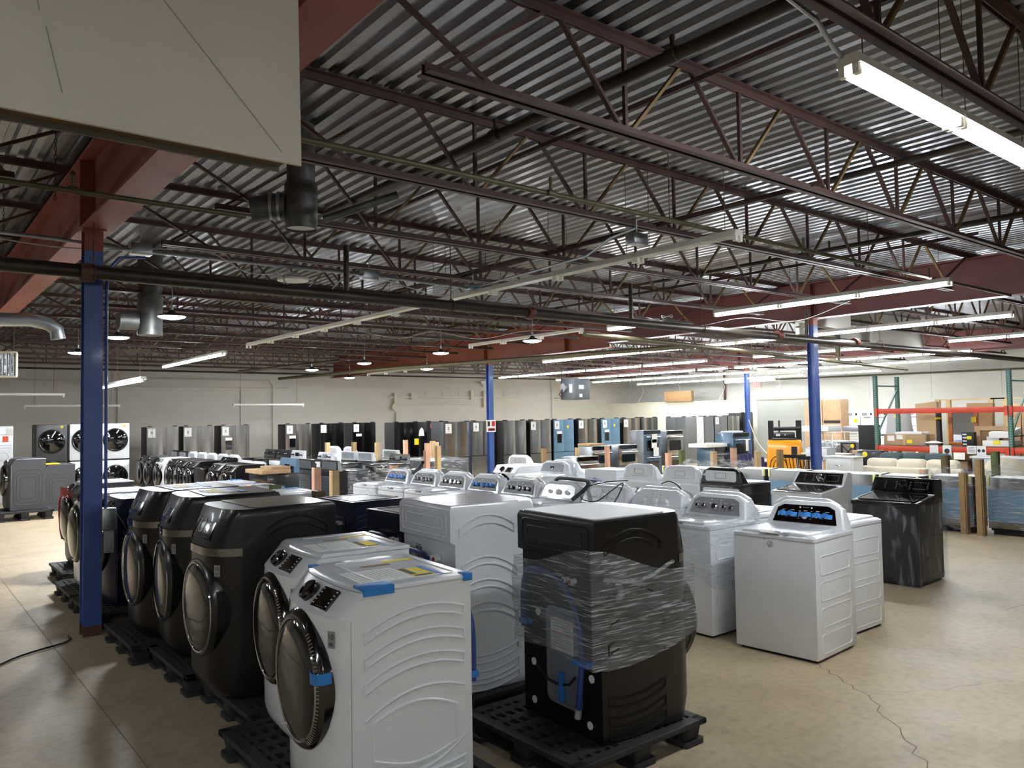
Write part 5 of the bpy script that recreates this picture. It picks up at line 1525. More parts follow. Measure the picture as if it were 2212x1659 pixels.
RK = oven_range('black', 'black', 'black_glass', 'black'); RS = oven_range('black', 'steel', 'black_glass', 'steel'); RW = oven_range('white', 'white', 'white', 'white', grates=True)
RSl = oven_range('black', 'steel', 'black_glass', None); RB = oven_range('black', 'black', 'black_glass', 'film_blue', gh=.26); RWb = oven_range('white_back', 'white', 'black_glass', 'white_back')
for key, mk, x, y, rz, lab in (
        ('rB', RB, 5.75, 14.35, FL, 'black range with blue-filmed backguard, cardboard boxes on its top'), ('rS', RS, 7.0, 13.95, FR, 'black range turned away, silver louvred back cover'),
        ('rSg', oven_range('fridge_side', 'steel', 'black_glass', 'steel'), 6.9, 14.85, FR, 'dark range turned away beside the silver-backed one'),
        ('rW', RW, 8.0, 17.5, FL, 'white gas range with black grates in the middle of the hall'), ('rK', RK, 8.0, 20.9, FL, 'black range with slanted backguard, farther left'),
        ('rK', RK, 8.0, 20.05, FL, 'black range next to the farthest one, glossy backguard'), ('rWb', RWb, 8.05, 19.2, FL, 'white-guarded range between the black ranges and the white gas range'),
        ('rS', RS, 8.55, 15.0, FL, 'stainless range with black knobs on a pale backguard'), ('rSl', RSl, 7.87, 13.3, FL, 'slide-in stainless range with a black side, in front of corner posts'),
        ('rSb', oven_range('black', 'steel', 'black_glass', 'white_back'), 9.15, 17.4, FR, 'range turned away with a silver guard back, left one'), ('rSb', RS, 9.15, 16.55, FR, 'range turned away with a silver guard back, right one'),
        ('rSl', RSl, 8.05, 16.2, FL, 'slide-in stainless range in the middle, white things on its cooktop'), ('rWb', RWb, 10.2, 17.2, FR, 'range turned away with a bright silver back among corner posts')):
    place(key, mk, lab, 'kitchen range', (x, y, 0), rz, 'kitchen ranges in the middle')
place('tl3', WH3, 'white top-loader console showing behind the ranges, left one', 'washer', (10.3, 20.6, 0), FR, 'washers behind the ranges')
place('tlTr', WHTt, 'white top-loader with a blue logo console behind the ranges, right one', 'washer', (10.35, 19.75, 0), FR, 'washers behind the ranges')
t = thing('cardboard_box', 'long flat cardboard box lying on the black range', 'box', (5.6, 14.35, .915))
m = MB(); m.rbox(-.25, .3, -.42, .42, 0, .07, .004); m.build('carton', 'card', t)
m = MB(); m.box(-.252, .302, -.06, .0, -.001, .0715); m.build('packing_tape', 'post_tan', t)
t = thing('cardboard_box', 'small flat cardboard box on top of the long one on the black range', 'box', (5.72, 14.25, .986))
m = MB(); m.rbox(-.17, .2, -.25, .28, 0, .055, .004); m.build('carton', 'card', t)
m = MB(); m.box(-.172, .202, -.02, .03, -.001, .0565); m.build('packing_tape', 'post_tan', t)

OV = {}
def wall_oven(n, front, body, h, w=.76):
    def mk(label, cat):
        t = thing('wall_oven', label, cat)
        d = .62
        mm = MB(); mm.rbox(-w/2+.03, w/2-.03, -d/2+.03, d/2, 0, h-.01, .006); mm.build('body', body, t)
        zz = 0; hh = (h-.14)/n
        for k in range(n):
            mm = MB(); mm.rbox(-w/2, w/2, -d/2, -d/2+.04, k*hh+.01, (k+1)*hh-.01, .008); dr = mm.build('oven_door', front, t)
            mm = MB(); mm.box(-w*.36, w*.36, -d/2-.003, -d/2+.002, k*hh+hh*.22, k*hh+hh*.72); mm.build('oven_window', 'black_glass', dr)
            mm = MB(); mm.tube([(-w*.43, -d/2-.05, (k+1)*hh-.06), (w*.43, -d/2-.05, (k+1)*hh-.06)], .014, 10)
            for s in (-1, 1): mm.box(s*w*.4-.012, s*w*.4+.012, -d/2-.05, -d/2, (k+1)*hh-.07, (k+1)*hh-.05)
            mm.build('handle', 'handle', dr)
        mm = MB(); mm.rbox(-w/2, w/2, -d/2, -d/2+.04, h-.13, h, .006); cp = mm.build('control_panel', front, t)
        mm = MB(); mm.box(-w/2+.015, w/2-.015, -d/2-.003, -d/2+.002, h-.115, h-.015); mm.build('touch_glass', 'black_glass', cp)
        return t
    return mk
for key, mk, x, y, lab in (('woS', wall_oven(2, 'steel', 'galv', 1.03), 15.72, 15.9, 'stainless wall oven with a flat carton on top, left one of the pair'), ('woS', wall_oven(2, 'steel', 'galv', 1.03), 16.62, 15.75, 'stainless wall oven, right one of the pair'),
                        ('woB', wall_oven(2, 'film_blue_dim', 'galv', 1.4), 18.35, 16.35, 'tall double oven in blue film with papers taped on its door'), ('woT', wall_oven(2, 'steel', 'galv', 1.37), 19.35, 16.3, 'tall stainless double oven right of the blue-filmed one'),
                        ('woM', wall_oven(1, 'steel', 'film_blue_dim', .95), 18.1, 13.6, 'built-in oven under a foam slab, behind the wrapped post bundle'), ('woD', wall_oven(2, 'film_blue_dim', 'film_blue_dim', 1.33), 18.75, 13.45, 'dark blue-filmed double oven near the far column'),
                        ('woK', wall_oven(1, 'steel', 'galv', .85), 13.9, 14.6, 'low oven with black glass top edge behind the white dryers')):
    OV[key] = place(key, mk, lab, 'oven', (x, y, 0), FF, 'built-in ovens')
for lab, x, y, w_, d_, z, h, mt in (('flat carton on the left stainless wall oven', 15.6, 15.9, .6, .5, 1.032, .06, 'card'), ('white foam slab on the low built-in oven', 17.85, 13.6, .95, .6, .952, .1, 'foam'), ('folded paper stack on the dark blue oven', 18.75, 13.45, .5, .4, 1.332, .04, 'foam')):
    m = MB(); m.rbox(x-w_/2, x+w_/2, y-d_/2, y+d_/2, z, z+h, .01); m.m = 1
    tag(m.build('carton' if mt == 'card' else 'foam_slab', mt), lab, 'packaging')
for x, z in ((-.02, 0), (.06, -.25), (.0, .16)):
    m = MB(); m.box(18.35+x-.12, 18.35+x+.12, 16.03-.072, 16.03-.068, .98+z-.12, .98+z+.14); attach(m.build('taped_paper', 'label_white'), OV['woB'])
m = MB(); m.box(18.72, 18.84, 13.055-.08, 13.06-.08, .82, 1.15); attach(m.build('taped_paper', 'label_white'), OV['woD'])

def dishwasher(kind):
    def mk(label, cat):
        t = thing('dishwasher', label, cat)
        w, d, h = .605, .6, .86
        mm = MB(); mm.rbox(-w/2+.01, w/2-.01, -d/2+.06, d/2, .06, h-.02, .006); mm.build('tub', 'black_matte' if kind != 'g' else 'galv', t)
        mm = MB(); mm.rbox(-w/2, w/2, -d/2, -d/2+.055, .1, h-.01, .006); dr = mm.build('door', 'steel_dw', t)
        mm = MB(); mm.box(-w/2+.002, w/2-.002, -d/2-.003, -d/2-.0005, .1 if kind != 'w' else .2, h-.19 if kind != 'k' else h-.14); mm.build('blue_film', 'film_blue', dr)
        if kind == 'k':
            mm = MB(); mm.rbox(-w/2+.03, w/2-.03, -d/2-.008, -d/2+.01, h-.11, h-.03, .006); mm.build('pocket_handle', 'black', dr)
        for s in (-1, 1):
            mm = MB(); mm.rbox(s*(w/2-.015)-.018, s*(w/2-.015)+.018, -d/2-.012, -d/2+.03, h-.13, h+.005, .006); mm.build('foam_corner', 'foam_yellow', t)
        mm = MB(); mm.loft([[(x, y+.01*math.sin(x*30), h-.018+(.016 if 0 < i < 5 else 0)*(.6+.4*math.sin(19*x+y*11))) for i, y in enumerate((-d/2+.02, -d/2+.06, -.1, .05, .2, d/2-.02))] for x in [-w/2+.02+(w-.04)*q/10 for q in range(11)]], False, False, closed=False); mm.build('insulation_blanket', 'foam', t)
        mm = MB(); mm.box(-w/2+.03, w/2-.03, -d/2+.1, d/2-.1, 0, .06); mm.build('base', 'black_matte', t)
        return t
    return mk
for i, (y, kd) in enumerate(((8.55, 's'), (7.85, 's'), (7.14, 'k'), (6.52, 's'), (5.84, 'k'))):
    place('dw'+kd, dishwasher(kd), f'blue-filmed stainless dishwasher in the right row, {("farthest from the aisle", "second from the far end", "dark handle, behind the white glass-lid washer", "left of the graphite washer", "dark handle, behind the graphite washer")[i]}', 'dishwasher', (12.72, y, 0), FL, 'dishwashers in the right row')
DWA = place('dww', dishwasher('w'), 'film-wrapped blue dishwasher just right of the graphite washer', 'dishwasher', (13.1, 5.24, 0), FL, 'wrapped dishwashers at right')
DWB = place('dww', dishwasher('w'), 'film-wrapped blue dishwasher at the right edge between two posts', 'dishwasher', (13.2, 4.45, 0), FL, 'wrapped dishwashers at right')
for y, lab in ((9.3, 'pale dishwasher top at the far end of the right row'), (9.95, 'pale dishwasher top beyond the far end of the right row')):
    place('dwg', dishwasher('g'), lab, 'dishwasher', (12.3, y, 0), FL, 'dishwashers in the right row')
attach(film_box('clear wrap around the dishwasher right of the graphite washer', 12.77, 13.45, 4.9, 5.6, .12, .95, 'film_light', 11, .015), DWA, 'clear stretch film')
attach(film_box('clear wrap around the dishwasher at the right edge', 12.87, 13.55, 4.1, 4.8, .12, 1.0, 'film_light', 12, .015), DWB, 'clear stretch film')

# ---------------------------------------------------------------- corner posts and wrapped goods
def post(x, y, z1, mt, label, s=.05, z0=0, rz=0, grp='corner posts'):
    t = thing('corner_post', label, 'corner post', (x, y, z0), rz, grp)
    mm = MB(); mm.box(-s, s, -s, -s+.008, 0, z1-z0); mm.box(-s, -s+.008, -s+.008, s, 0, z1-z0); mm.box(-s, s*.6, -s+.012, -s+.02, 0, z1-z0-.004); mm.build('angle_board', mt, t, smooth=False)
    return t
for x, y, z1, mt, lab in (
        (4.88, 10.62, 1.2, 'post_pink', 'pinkish cardboard corner post at the left front of the wrapped washer'), (4.82, 9.92, 1.19, 'post_tan', 'tan cardboard corner post in front of the wrapped washer'), (6.12, 10.55, 1.17, 'post_pink', 'reddish corner post behind the wrapped washer with blue tape'),
        (3.33, 7.2, 1.19, 'post_dark', 'broad dark corner post behind the graphite washer-dryers, right one'), (3.33, 8.29, 1.19, 'post_green', 'olive corner post behind the graphite washer-dryers, left one'),
        (10.55, 16.3, 1.32, 'post_tan', 'tall tan post at the back of the dark wrapped bundle'), (9.42, 14.35, 1.28, 'post_tan', 'tall pale post at the front right of the dark wrapped bundle'), (8.75, 13.75, 1.22, 'post_pink', 'post in front of the range turned away'),
        (9.9, 17.9, 1.28, 'post_tan', 'thin pale post behind the bright silver range back'), (9.5, 18.4, 1.3, 'post_brown', 'brown post among the far ranges'), (9.0, 18.9, 1.3, 'post_tan', 'pale post left of the far white console'), (11.1, 18.5, 1.3, 'post_pink', 'pink post behind the bright silver range back'), (10.43, 15.97, 1.3, 'post_tan', 'cluster post left of the dark wrapped bundle'), (10.28, 16.12, 1.28, 'post_pink', 'pinkish post beside the cluster post'),
        (13.3, 15.3, 1.05, 'post_brown', 'brown post in front of the refrigerator right of the blue column'), (14.2, 15.0, 1.05, 'post_tan', 'tan post in front of the refrigerator beside the blue-filmed one'), (14.9, 14.6, 1.08, 'post_pink', 'reddish post in front of the blue-filmed refrigerator'),
        (12.6, 10.6, 1.08, 'post_pink', 'reddish post at the left of the clear-wrapped bundle'), (13.4, 10.9, 1.1, 'post_green', 'olive post in the clear-wrapped bundle'), (13.3, 10.0, 1.1, 'post_tan', 'broad tan post in the middle of the clear-wrapped bundle'), (14.4, 10.3, 1.12, 'post_pink', 'reddish post behind the clear-wrapped bundle'), (14.1, 9.5, 1.08, 'post_tan', 'tan post at the right of the clear-wrapped bundle'), (14.6, 9.3, 1.1, 'post_brown', 'brown post at the right end of the clear-wrapped bundle'),
        (12.75, 5.02, .92, 'post_brown', 'short tan post beside the wrapped dishwasher right of the graphite washer'), (12.72, 4.78, 1.13, 'post_brown', 'tall tan post between the two wrapped dishwashers'), (12.8, 4.02, 1.02, 'post_dark', 'brown post at the right edge of the frame'), (13.6, 5.62, 1.12, 'post_dark', 'broad olive-brown post behind the wrapped dishwasher'), (13.75, 4.93, 1.2, 'post_green', 'dark green post behind the right edge dishwasher'), (13.1, 5.75, .92, 'post_pink', 'short reddish post behind the graphite washer')):
    post(x, y, z1, mt, lab)
t = thing('wrapped_bundle', 'dark bundle in grey stretch film between tall posts', 'bundle', (9.95, 15.2, 0))
m = MB(); m.rbox(-.5, .45, -.6, .6, .14, .93, .03); m.build('contents', 'fridge_side', t)
m = MB(); m.rbox(-.52, .47, -.62, .62, .14, .98, .05); m.build('film', 'film_light', t)
pallet(9.95, 15.2, 'dark pallet under the grey wrapped bundle', 1.0, 1.2)
film_box('clear film wrapped round a bundle of posts before the ovens', 12.9, 14.3, 9.6, 10.6, .29, .9, 'wrap_side', 21, .03)
pallet(13.6, 10.1, 'dark pallet inside the clear-wrapped bundle of posts', 1.0, 1.2)
# ================================================================ FURNITURE AND STORAGE AT RIGHT
def simple(name, label, cat, parts, loc=(0, 0, 0), rz=0, group=None):
    """parts: (name, material, function that fills an MB)"""
    t = thing(name, label, cat, loc, rz, group)
    for nm, mt, fn in parts:
        mm = MB(); fn(mm); mm.build(nm, mt, t)
    return t
# pallet rack, front line X = 18, bays along Y
def upright(y, label):
    t = thing('rack_upright', label, 'rack frame', (18, y, 0), 0, 'rack uprights')
    for x in (0, 1.07):
        mm = MB(); mm.box(x-.038, x+.038, -.04, -.034, 0, 2.68); mm.box(x-.038, x-.033, -.034, .04, 0, 2.68); mm.box(x+.033, x+.038, -.034, .04, 0, 2.68)
        o = mm.build('post', 'rack_green', t, smooth=False)
        h = MB()
        for k in range(50): h.box(x-.012, x+.012, -.0405, -.0395, .06+.052*k, .084+.052*k); h.box(x-.0386, x-.0375, -.012, .012, .06+.052*k, .084+.052*k)
        h.build('slot', 'print_grey', o, smooth=False)
        f = MB(); f.box(x-.06, x+.06, -.06, .06, 0, .008); f.build('foot_plate', 'rack_green', t)
    mm = MB()
    for z in (.25, 1.3, 2.45): mm.bar((0.03, 0, z), (1.04, 0, z), .03)
    for z0, z1 in ((.25, 1.3), (1.3, 2.4)): mm.bar((1.04, 0, z0+.03), (.03, 0, z1-.05) if False else (.03, 0, z0+.03), .001); mm.bar((.03, 0, z0+.03), (1.04, 0, z1-.05), .03)
    mm.build('brace', 'rack_green', t)
    return t
upright(8.92, 'green slotted rack upright at the left end of the rack'); upright(6.14, 'green slotted rack upright at the right, between two rack bays'); upright(3.36, 'green slotted rack upright beyond the right edge')
def beam(y0, y1, z, x, label):
    t = thing('rack_beam', label, 'rack beam', (x, y0, z), 0, 'rack beams')
    mm = MB(); mm.rbox(-.025, .025, .045, y1-y0-.045, 0, .115, .006); mm.build('beam', 'rack_orange', t)
    for y in (.043, y1-y0-.043):
        mm = MB(); mm.box(-.044, -.039, y-.02, y+.04, -.07, .13); mm.build('end_plate', 'rack_orange', t)
    return t
for x, nm in ((17.955, 'front'), (19.1, 'rear')):
    beam(6.14, 8.92, 1.80, x, f'long orange {nm} rack beam at eye level')
    beam(3.36, 6.14, 1.80, x, f'orange {nm} rack beam at eye level running off the right edge')
    beam(6.14, 8.92, .95, x, f'lower orange {nm} rack beam carrying the shelf')
    beam(3.36, 6.14, .95, x, f'lower orange {nm} rack beam running off the right edge')
for y0, y1, lab in ((6.2, 8.86, 'board shelf lying on the lower rack beams'), (3.42, 6.08, 'board shelf of the right rack bay')):
    m = MB(); m.box(17.98, 19.07, y0, y1, 1.067, 1.085); tag(m.build('shelf_board', 'wood_brown'), lab, 'shelf')
SZ = 1.086
def box(label, x, y, z, dx, dy, dz, mt='card', rz=0, tape='post_tan', tilt=0, group=None, stickers=(), name='cardboard_box', cat='box'):
    t = thing(name, label, cat, (x, y, z), rz, group)
    if tilt: t.rotation_euler = (0, tilt, rz)
    mm = MB(); mm.rbox(-dx/2, dx/2, -dy/2, dy/2, 0, dz, .006); c = mm.build('carton', mt, t)
    if tape:
        mm = MB(); mm.box(-dx/2-.001, dx/2+.001, -.03, .03, -.0005 if z > .5 else .001, dz+.0008); mm.build('packing_tape', tape, t)
    for (yy, zz, w, h, m2) in stickers:
        mm = MB(); mm.box(-dx/2-.004, -dx/2-.0005, yy-w/2, yy+w/2, zz-h/2, zz+h/2); mm.build({'sticker_yellow': 'price_sticker', 'label_white': 'shipping_label'}.get(m2, 'print'), m2, c)
    return t
YS_ = 'sticker_yellow'
# goods on the shelf
box('long brown carton with white labels and yellow sticker on the rack shelf', 18.35, 8.35, SZ, .5, .92, .24, stickers=((.3, .15, .16, .12, 'label_white'), (.1, .18, .14, .1, 'label_white'), (-.12, .08, .12, .08, YS_)))
box('flat white carton on top of the long brown carton', 18.4, 8.3, SZ+.242, .4, .6, .05, 'foam', tape=None)
def mirror_parts():
    return [('frame', 'wood_orange', lambda mm: [mm.rbox(-.03, .03, s*.26-.045, s*.26+.045, 0, .72, .01) for s in (-1, 1)]),
            ('crown', 'wood_orange', lambda mm: mm.prism([(-.38, .72), (.38, .72), (.4, .8), (.36, .77), (-.36, .77), (-.4, .8)], -.05, .05, 'x')),
            ('base_rail', 'wood_orange', lambda mm: mm.rbox(-.04, .04, -.3, .3, 0, .07, .008)),
            ('mirror_glass', 'mirror', lambda mm: mm.box(-.012, .012, -.22, .22, .07, .72))]
t = simple('dresser_mirror', 'orange-brown wooden framed mirror standing on the rack shelf', 'mirror', mirror_parts(), (18.45, 7.22, SZ))
m = MB(); m.box(-.06, -.045, -.28, -.18, .5, .62); m.build('price_sticker', YS_, t)
t = simple('umbrella_bag', 'black strap-tied long bag leaning by the orange mirror', 'bag', [('bag', 'black_matte', lambda mm: mm.tube([(0, 0, 0), (.03, .02, .4), (.1, .05, .72)], .06, 12)), ('yellow_tie', YS_, lambda mm: mm.tube([(.06, .035, .56), (.07, .04, .6)], .066, 12))], (18.3, 7.66, SZ))
box('black carton with white lettering on the rack shelf before the mirror', 18.1, 6.98, SZ, .15, .24, .3, 'black_matte', tape=None, stickers=((.06, .25, .08, .03, 'print_white'), (.06, .18, .08, .03, 'print_white'), (.06, .11, .08, .03, 'print_white'), (.06, .04, .08, .03, 'print_white'), (-.03, .18, .09, .07, YS_)))
t = simple('white_plates', 'heap of white plates and packing foam on the rack shelf', 'packaging', [('foam', 'foam', lambda mm: mm.lathe([(.05, 0), (.3, .03), (.42, .06), (.38, .07), (.1, .1), (.01, .1)], 20)), ('dark_pad', 'fabric_grey', lambda mm: mm.lathe([(.2, 0), (.22, .02), (.2, .04), (.01, .04)], 16, 'z', (.05, .48, 0)))], (18.13, 7.72, SZ)); t.scale = (.4, .45, 1)
t = simple('picture_frame', 'tan wooden picture frame with papers on the rack shelf', 'picture frame', [('frame', 'wood_tan', lambda mm: [mm.box(-.03, .03, -.33, -.22, 0, .42), mm.box(-.03, .03, .22, .33, 0, .42), mm.box(-.03, .03, -.22, .22, .33, .42)]), ('backing', 'card_dark', lambda mm: mm.box(.0, .02, -.22, .22, 0, .33)), ('paper', 'label_white', lambda mm: mm.box(-.035, -.031, -.14, .1, .0, .2))], (18.35, 6.62, SZ))
box('grey slanting mattress box end on the rack shelf', 18.5, 6.42, SZ+.22, .6, .42, .12, 'label_white', tape=None, tilt=R(-9))
box('low white carton with a yellow sticker under the slanting box', 18.4, 6.45, SZ, .6, .55, .12, 'foam', tape=None, stickers=((-.0, .08, .14, .08, YS_),))
for y, lab, s in ((7.63, 'paper price sheet hanging from the lower rack beam, leftmost', 0), (7.36, 'paper sheet with a dark round pictogram hanging from the rack beam', 1), (6.87, 'small white sheet on the rack beam by the black carton', 2), (6.68, 'paper sheet with two round pictograms hanging from the rack beam', 3)):
    t = thing('price_sheet', lab, 'paper sign', (17.915, y, .80 if s != 2 else .93), 0, 'price sheets')
    m = MB(); m.box(-.002, 0, -.09, .09, 0, .3 if s != 2 else .17); m.build('sheet', 'label_white', t)
    m = MB()
    if s == 1: m.lathe([(.055, -.004), (.001, -.005)], 18, 'x', (0, 0, .18)); m.lathe([(.01, -.004), (.001, -.005)], 10, 'x', (0, .05, .05))
    elif s == 3: m.lathe([(.032, -.004), (.001, -.005)], 14, 'x', (0, -.04, .2)); m.lathe([(.032, -.004), (.001, -.005)], 14, 'x', (0, .045, .2))
    else:
        for q in range(4): m.box(-.004, -.0025, -.06, .06, .04+.03*q, .048+.03*q)
    m.build('sheet_print', 'panel_grey', t)
# wooden crate frame and leaning cartons behind the rack
t = thing('wooden_crate_frame', 'pale wooden crate frame standing behind the rack beam', 'crate', (20.4, 0, 0))
m = MB()
for y in (8.55, 8.3, 7.35, 7.05, 6.2, 5.95): m.box(-.04, .04, y-.05, y+.05, .15, 2.1)
for a, b in ((5.9, 7.35), (7.05, 8.6)): m.box(-.05, .05, a, b, 2.1, 2.13); m.box(-.05, .05, a, b, .12, .15)
m.build('boards', 'wood_pale', t); m = MB(); m.box(-.04, .04, 5.9, 8.6, 0, .12); m.build('skid', 'wood_brown', t)
for i, (y, w_, h_, tl, lab) in enumerate(((8.2, .5, 2.05, 0.0, 'tall carton leaning behind the rack, left of the bare wall patch'), (7.32, .55, 2.0, 0, 'broad carton standing behind the orange mirror'), (6.62, .3, 1.98, 0, 'tall carton with a white label behind the picture frame'), (6.2, .34, 2.0, 0, 'tall creased carton beside the labelled one behind the rack'), (5.72, .34, 2.0, 0, 'tall carton leaning at the right end behind the rack'))):
    t = box(lab, 19.75, y, 0.0, .14, w_, h_, 'card' if i != 1 else 'card_dark', tape='post_tan' if i > 2 else None, group='tall cartons behind the rack', stickers=((0.02, 1.6, .08, .12, 'label_white'),) if i == 2 else ())
    t.rotation_euler = (R((6, 0, 0, 3, -7)[i])*-1, R(10), 0); t.location = (19.35, y+(.1, 0, 0, 0, .0)[i], .03)
# below the shelf
box('white carton under the rack shelf at left', 18.4, 8.3, 0, .6, .5, .7, 'label_white', tape=None, stickers=((-.1, .5, .06, .25, YS_),))
box('brown carton under the rack shelf, middle', 18.5, 7.5, 0, .7, .9, .75, 'card_dark')
box('brown carton under the rack shelf at right', 18.5, 6.6, 0, .7, .7, .72, 'card_dark')
t = simple('television', 'brown framed picture screen at the right edge of the rack', 'television', [('frame', 'mahogany', lambda mm: mm.rbox(-.05, .05, -.4, .4, 0, .62, .01)), ('screen', 'tv_screen', lambda mm: mm.box(-.056, -.05, -.31, .31, .1, .53)), ('sticker', 'print_white', lambda mm: [mm.box(-.06, -.0565, -.1+.09*k, -.04+.09*k, .2+.05*k, .3+.04*k) for k in range(3)])], (18.25, 5.55, SZ))
box('black carton beside the brown framed screen', 18.2, 5.02, SZ, .3, .2, .2, 'black_matte', tape=None)
# grey dresser, sofas, armchair, white chest
def dresser(mm): mm.rbox(-.24, .24, -.62, .62, .08, .88, .008)
t = simple('grey_dresser', 'grey dresser with a white top in front of the rack', 'dresser', [('carcass', 'panel_silver', dresser), ('top', 'white_matte', lambda mm: mm.rbox(-.27, .25, -.66, .66, .88, .92, .008)), ('plinth', 'panel_grey', lambda mm: mm.box(-.22, .22, -.6, .6, 0, .08))], (17.5, 6.0, 0))
for k, y in enumerate((-.3, .3)):
    for z in (.14, .38, .63):
        m = MB(); m.rbox(-.252, -.24, y-.28, y+.28, z, z+.21, .004); dr = m.build('drawer', 'panel_silver', t); m = MB(); m.tube([(-.27, y-.08, z+.1), (-.27, y+.08, z+.1)], .008, 8); m.build('drawer_pull', 'handle', dr)
def sofa(label, x, y, L, fabric, rz, back_h=.85, group=None):
    t = thing('sofa', label, 'sofa', (x, y, 0), rz)
    mm = MB(); mm.rbox(-L/2, L/2, -.42, .42, .14, .42, .05, 3); mm.build('base', fabric, t)
    mm = MB(); mm.rbox(-L/2, L/2, .24, .42, .3, back_h-.16, .05, 3); mm.build('back_frame', fabric, t)
    n = 3
    for k in range(n):
        x0 = -L/2+.12+(L-.24)*k/n; x1 = -L/2+.12+(L-.24)*(k+1)/n
        mm = MB(); mm.rbox(x0+.008, x1-.008, -.4, .2, .43, .56, .05, 3); mm.build('seat_cushion', fabric, t)
        mm = MB(); mm.rbox(x0-.03*(k == 0)+.006, x1+.03*(k == n-1)-.006, .1, .38, .5, back_h, .09, 4); mm.build('back_cushion', fabric, t)
    for s in (-1, 1):
        mm = MB(); mm.rbox(min(s*(L/2-.16), s*(L/2+.02)), max(s*(L/2-.16), s*(L/2+.02)), -.42, .4, .14, .62, .06, 3); mm.build('arm', fabric, t)
        for yy in (-.36, .36):
            mm = MB(); mm.lathe([(.02, 0), (.03, .14)], 10, 'z', (s*(L/2-.1), yy, 0)); mm.build('foot', 'wood_brown', t)
    return t
sofa('cream three-cushion sofa seen from behind', 16.15, 7.2, 1.95, 'sofa_cream', FR, .91)
sofa('dark teal sofa behind the cream sofa', 17.05, 7.55, 1.6, 'sofa_teal', FR, .98)
t = thing('armchair', 'cream rounded armchair seen from behind at the right edge', 'armchair', (15.7, 5.35, 0), FR)
m = MB(); m.loft([[(.46*math.cos(a)*(1+.06*math.sin(PI*v)), .42*math.sin(a)*(1+.06*math.sin(PI*v)), .12+v*(.42+.48*max(0, math.sin(a))**.7)) for a in [2*PI*k/32 for k in range(32)]] for v in (0, .15, .5, .85, 1)]); m.build('shell', 'sofa_cream', t)
m = MB(); m.rbox(-.3, .3, -.36, .12, .4, .56, .06, 3); m.build('seat_cushion', 'sofa_cream', t)
m = MB(); m.lathe([(.05, 0), (.3, .01), (.3, .12)], 20); m.build('swivel_base', 'wood_brown', t)
t = simple('white_chest', 'white chest of drawers with a metal pull, left of the cream sofa', 'chest of drawers', [('carcass', 'white_matte', lambda mm: mm.rbox(-.2, .2, -.3, .3, .04, .93, .006)), ('top', 'white_matte', lambda mm: mm.rbox(-.22, .21, -.33, .33, .93, .955, .006)), ('plinth', 'white_matte', lambda mm: mm.box(-.18, .18, -.28, .28, 0, .04))], (15.45, 8.36, 0))
for z in (.08, .36, .64):
    m = MB(); m.rbox(-.214, -.2, -.26, .26, z, z+.26, .005); dr = m.build('drawer', 'white_matte', t); m = MB(); m.tube([(-.225, -.07, z+.14), (-.24, -.05, z+.135), (-.24, .05, z+.135), (-.225, .07, z+.14)], .007, 8); m.build('drawer_pull', 'chrome', dr)
t = simple('office_cart', 'white pedestal box with a plastic bag on top, on the steel bench', 'box', [('carton', 'white_matte', lambda mm: mm.rbox(-.18, .18, -.25, .25, 0, .22, .008)), ('flap', 'white_matte', lambda mm: mm.box(-.19, .19, -.26, .26, .22, .225))], (16.15, 9.28, .862))
m = MB(); m.loft([[(.16*(1-v)*math.cos(a)*(1+.15*math.sin(5*a+3*v)), .24*(1-.85*v)*math.sin(a)*(1+.1*math.sin(4*a)), v*.24) for a in [2*PI*k/20 for k in range(20)]] for v in (0, .3, .6, .9, 1)]); o = tag(m.build('plastic_bag', 'film_light'), 'clear plastic bag bunched on the white box', 'bag'); o.location = (16.15, 9.3, 1.09)
t = simple('steel_bench', 'grey steel work table right of the blue column', 'table', [('top', 'galv', lambda mm: mm.rbox(-.35, .35, -.6, .6, .82, .86, .006)), ('lower_shelf', 'galv', lambda mm: mm.box(-.32, .32, -.56, .56, .25, .28))], (16.15, 9.1, 0))
for x in (-.31, .31):
    for y in (-.55, .55):
        m = MB(); m.box(x-.025, x+.025, y-.025, y+.025, 0, .82); m.build('leg', 'galv', t)
for i, (y, mt) in enumerate(((-.4, 'wood_brown'), (-.2, 'card_dark'), (0, 'forklift_yellow'), (.2, 'wood_brown'), (.4, 'card'))):
    box(f'small {("dark wood", "brown", "yellow", "brown wood", "tan")[i]} carton on the lower shelf of the steel table', 16.15, 9.1+y, .281, .4, .14, .3, mt, tape=None, group='cartons under the steel table')
# round table, side frames, console
t = simple('round_table', 'oval table with a pale top and brown edge behind the white chest', 'table', [('table_top', 'wood_top', lambda mm: mm.loft([[(.4*math.cos(a), .62*math.sin(a), z) for a in [2*PI*k/40 for k in range(40)]] for z in (.885, .9)])), ('apron', 'wood_tan', lambda mm: mm.loft([[(.38*math.cos(a), .6*math.sin(a), z) for a in [2*PI*k/40 for k in range(40)]] for z in (.8, .884)]))], (17.2, 9.75, 0))
for x, y in ((-.2, -.35), (.2, -.35), (-.2, .35), (.2, .35)):
    m = MB(); m.box(x-.035, x+.035, y-.035, y+.035, 0, .8); m.build('leg', 'wood_brown', t)
t = simple('cross_back_stool', 'black stool with a cross back and a yellow sticker', 'stool', [('seat', 'black_matte', lambda mm: mm.rbox(-.16, .16, -.19, .19, .62, .66, .01)), ('cross_back', 'black_matte', lambda mm: [mm.bar((-.15, -.17, .7), (-.15, .17, 1.05), .025), mm.bar((-.15, .17, .7), (-.15, -.17, 1.05), .025), mm.bar((-.15, -.18, 1.08), (-.15, .18, 1.08), .035)])], (18.75, 9.95, 0))
for x in (-.14, .14):
    for y in (-.17, .17):
        m = MB(); m.box(x-.018, x+.018, y-.018, y+.018, 0, 1.1 if x < 0 else .62); m.build('leg', 'black_matte', t)
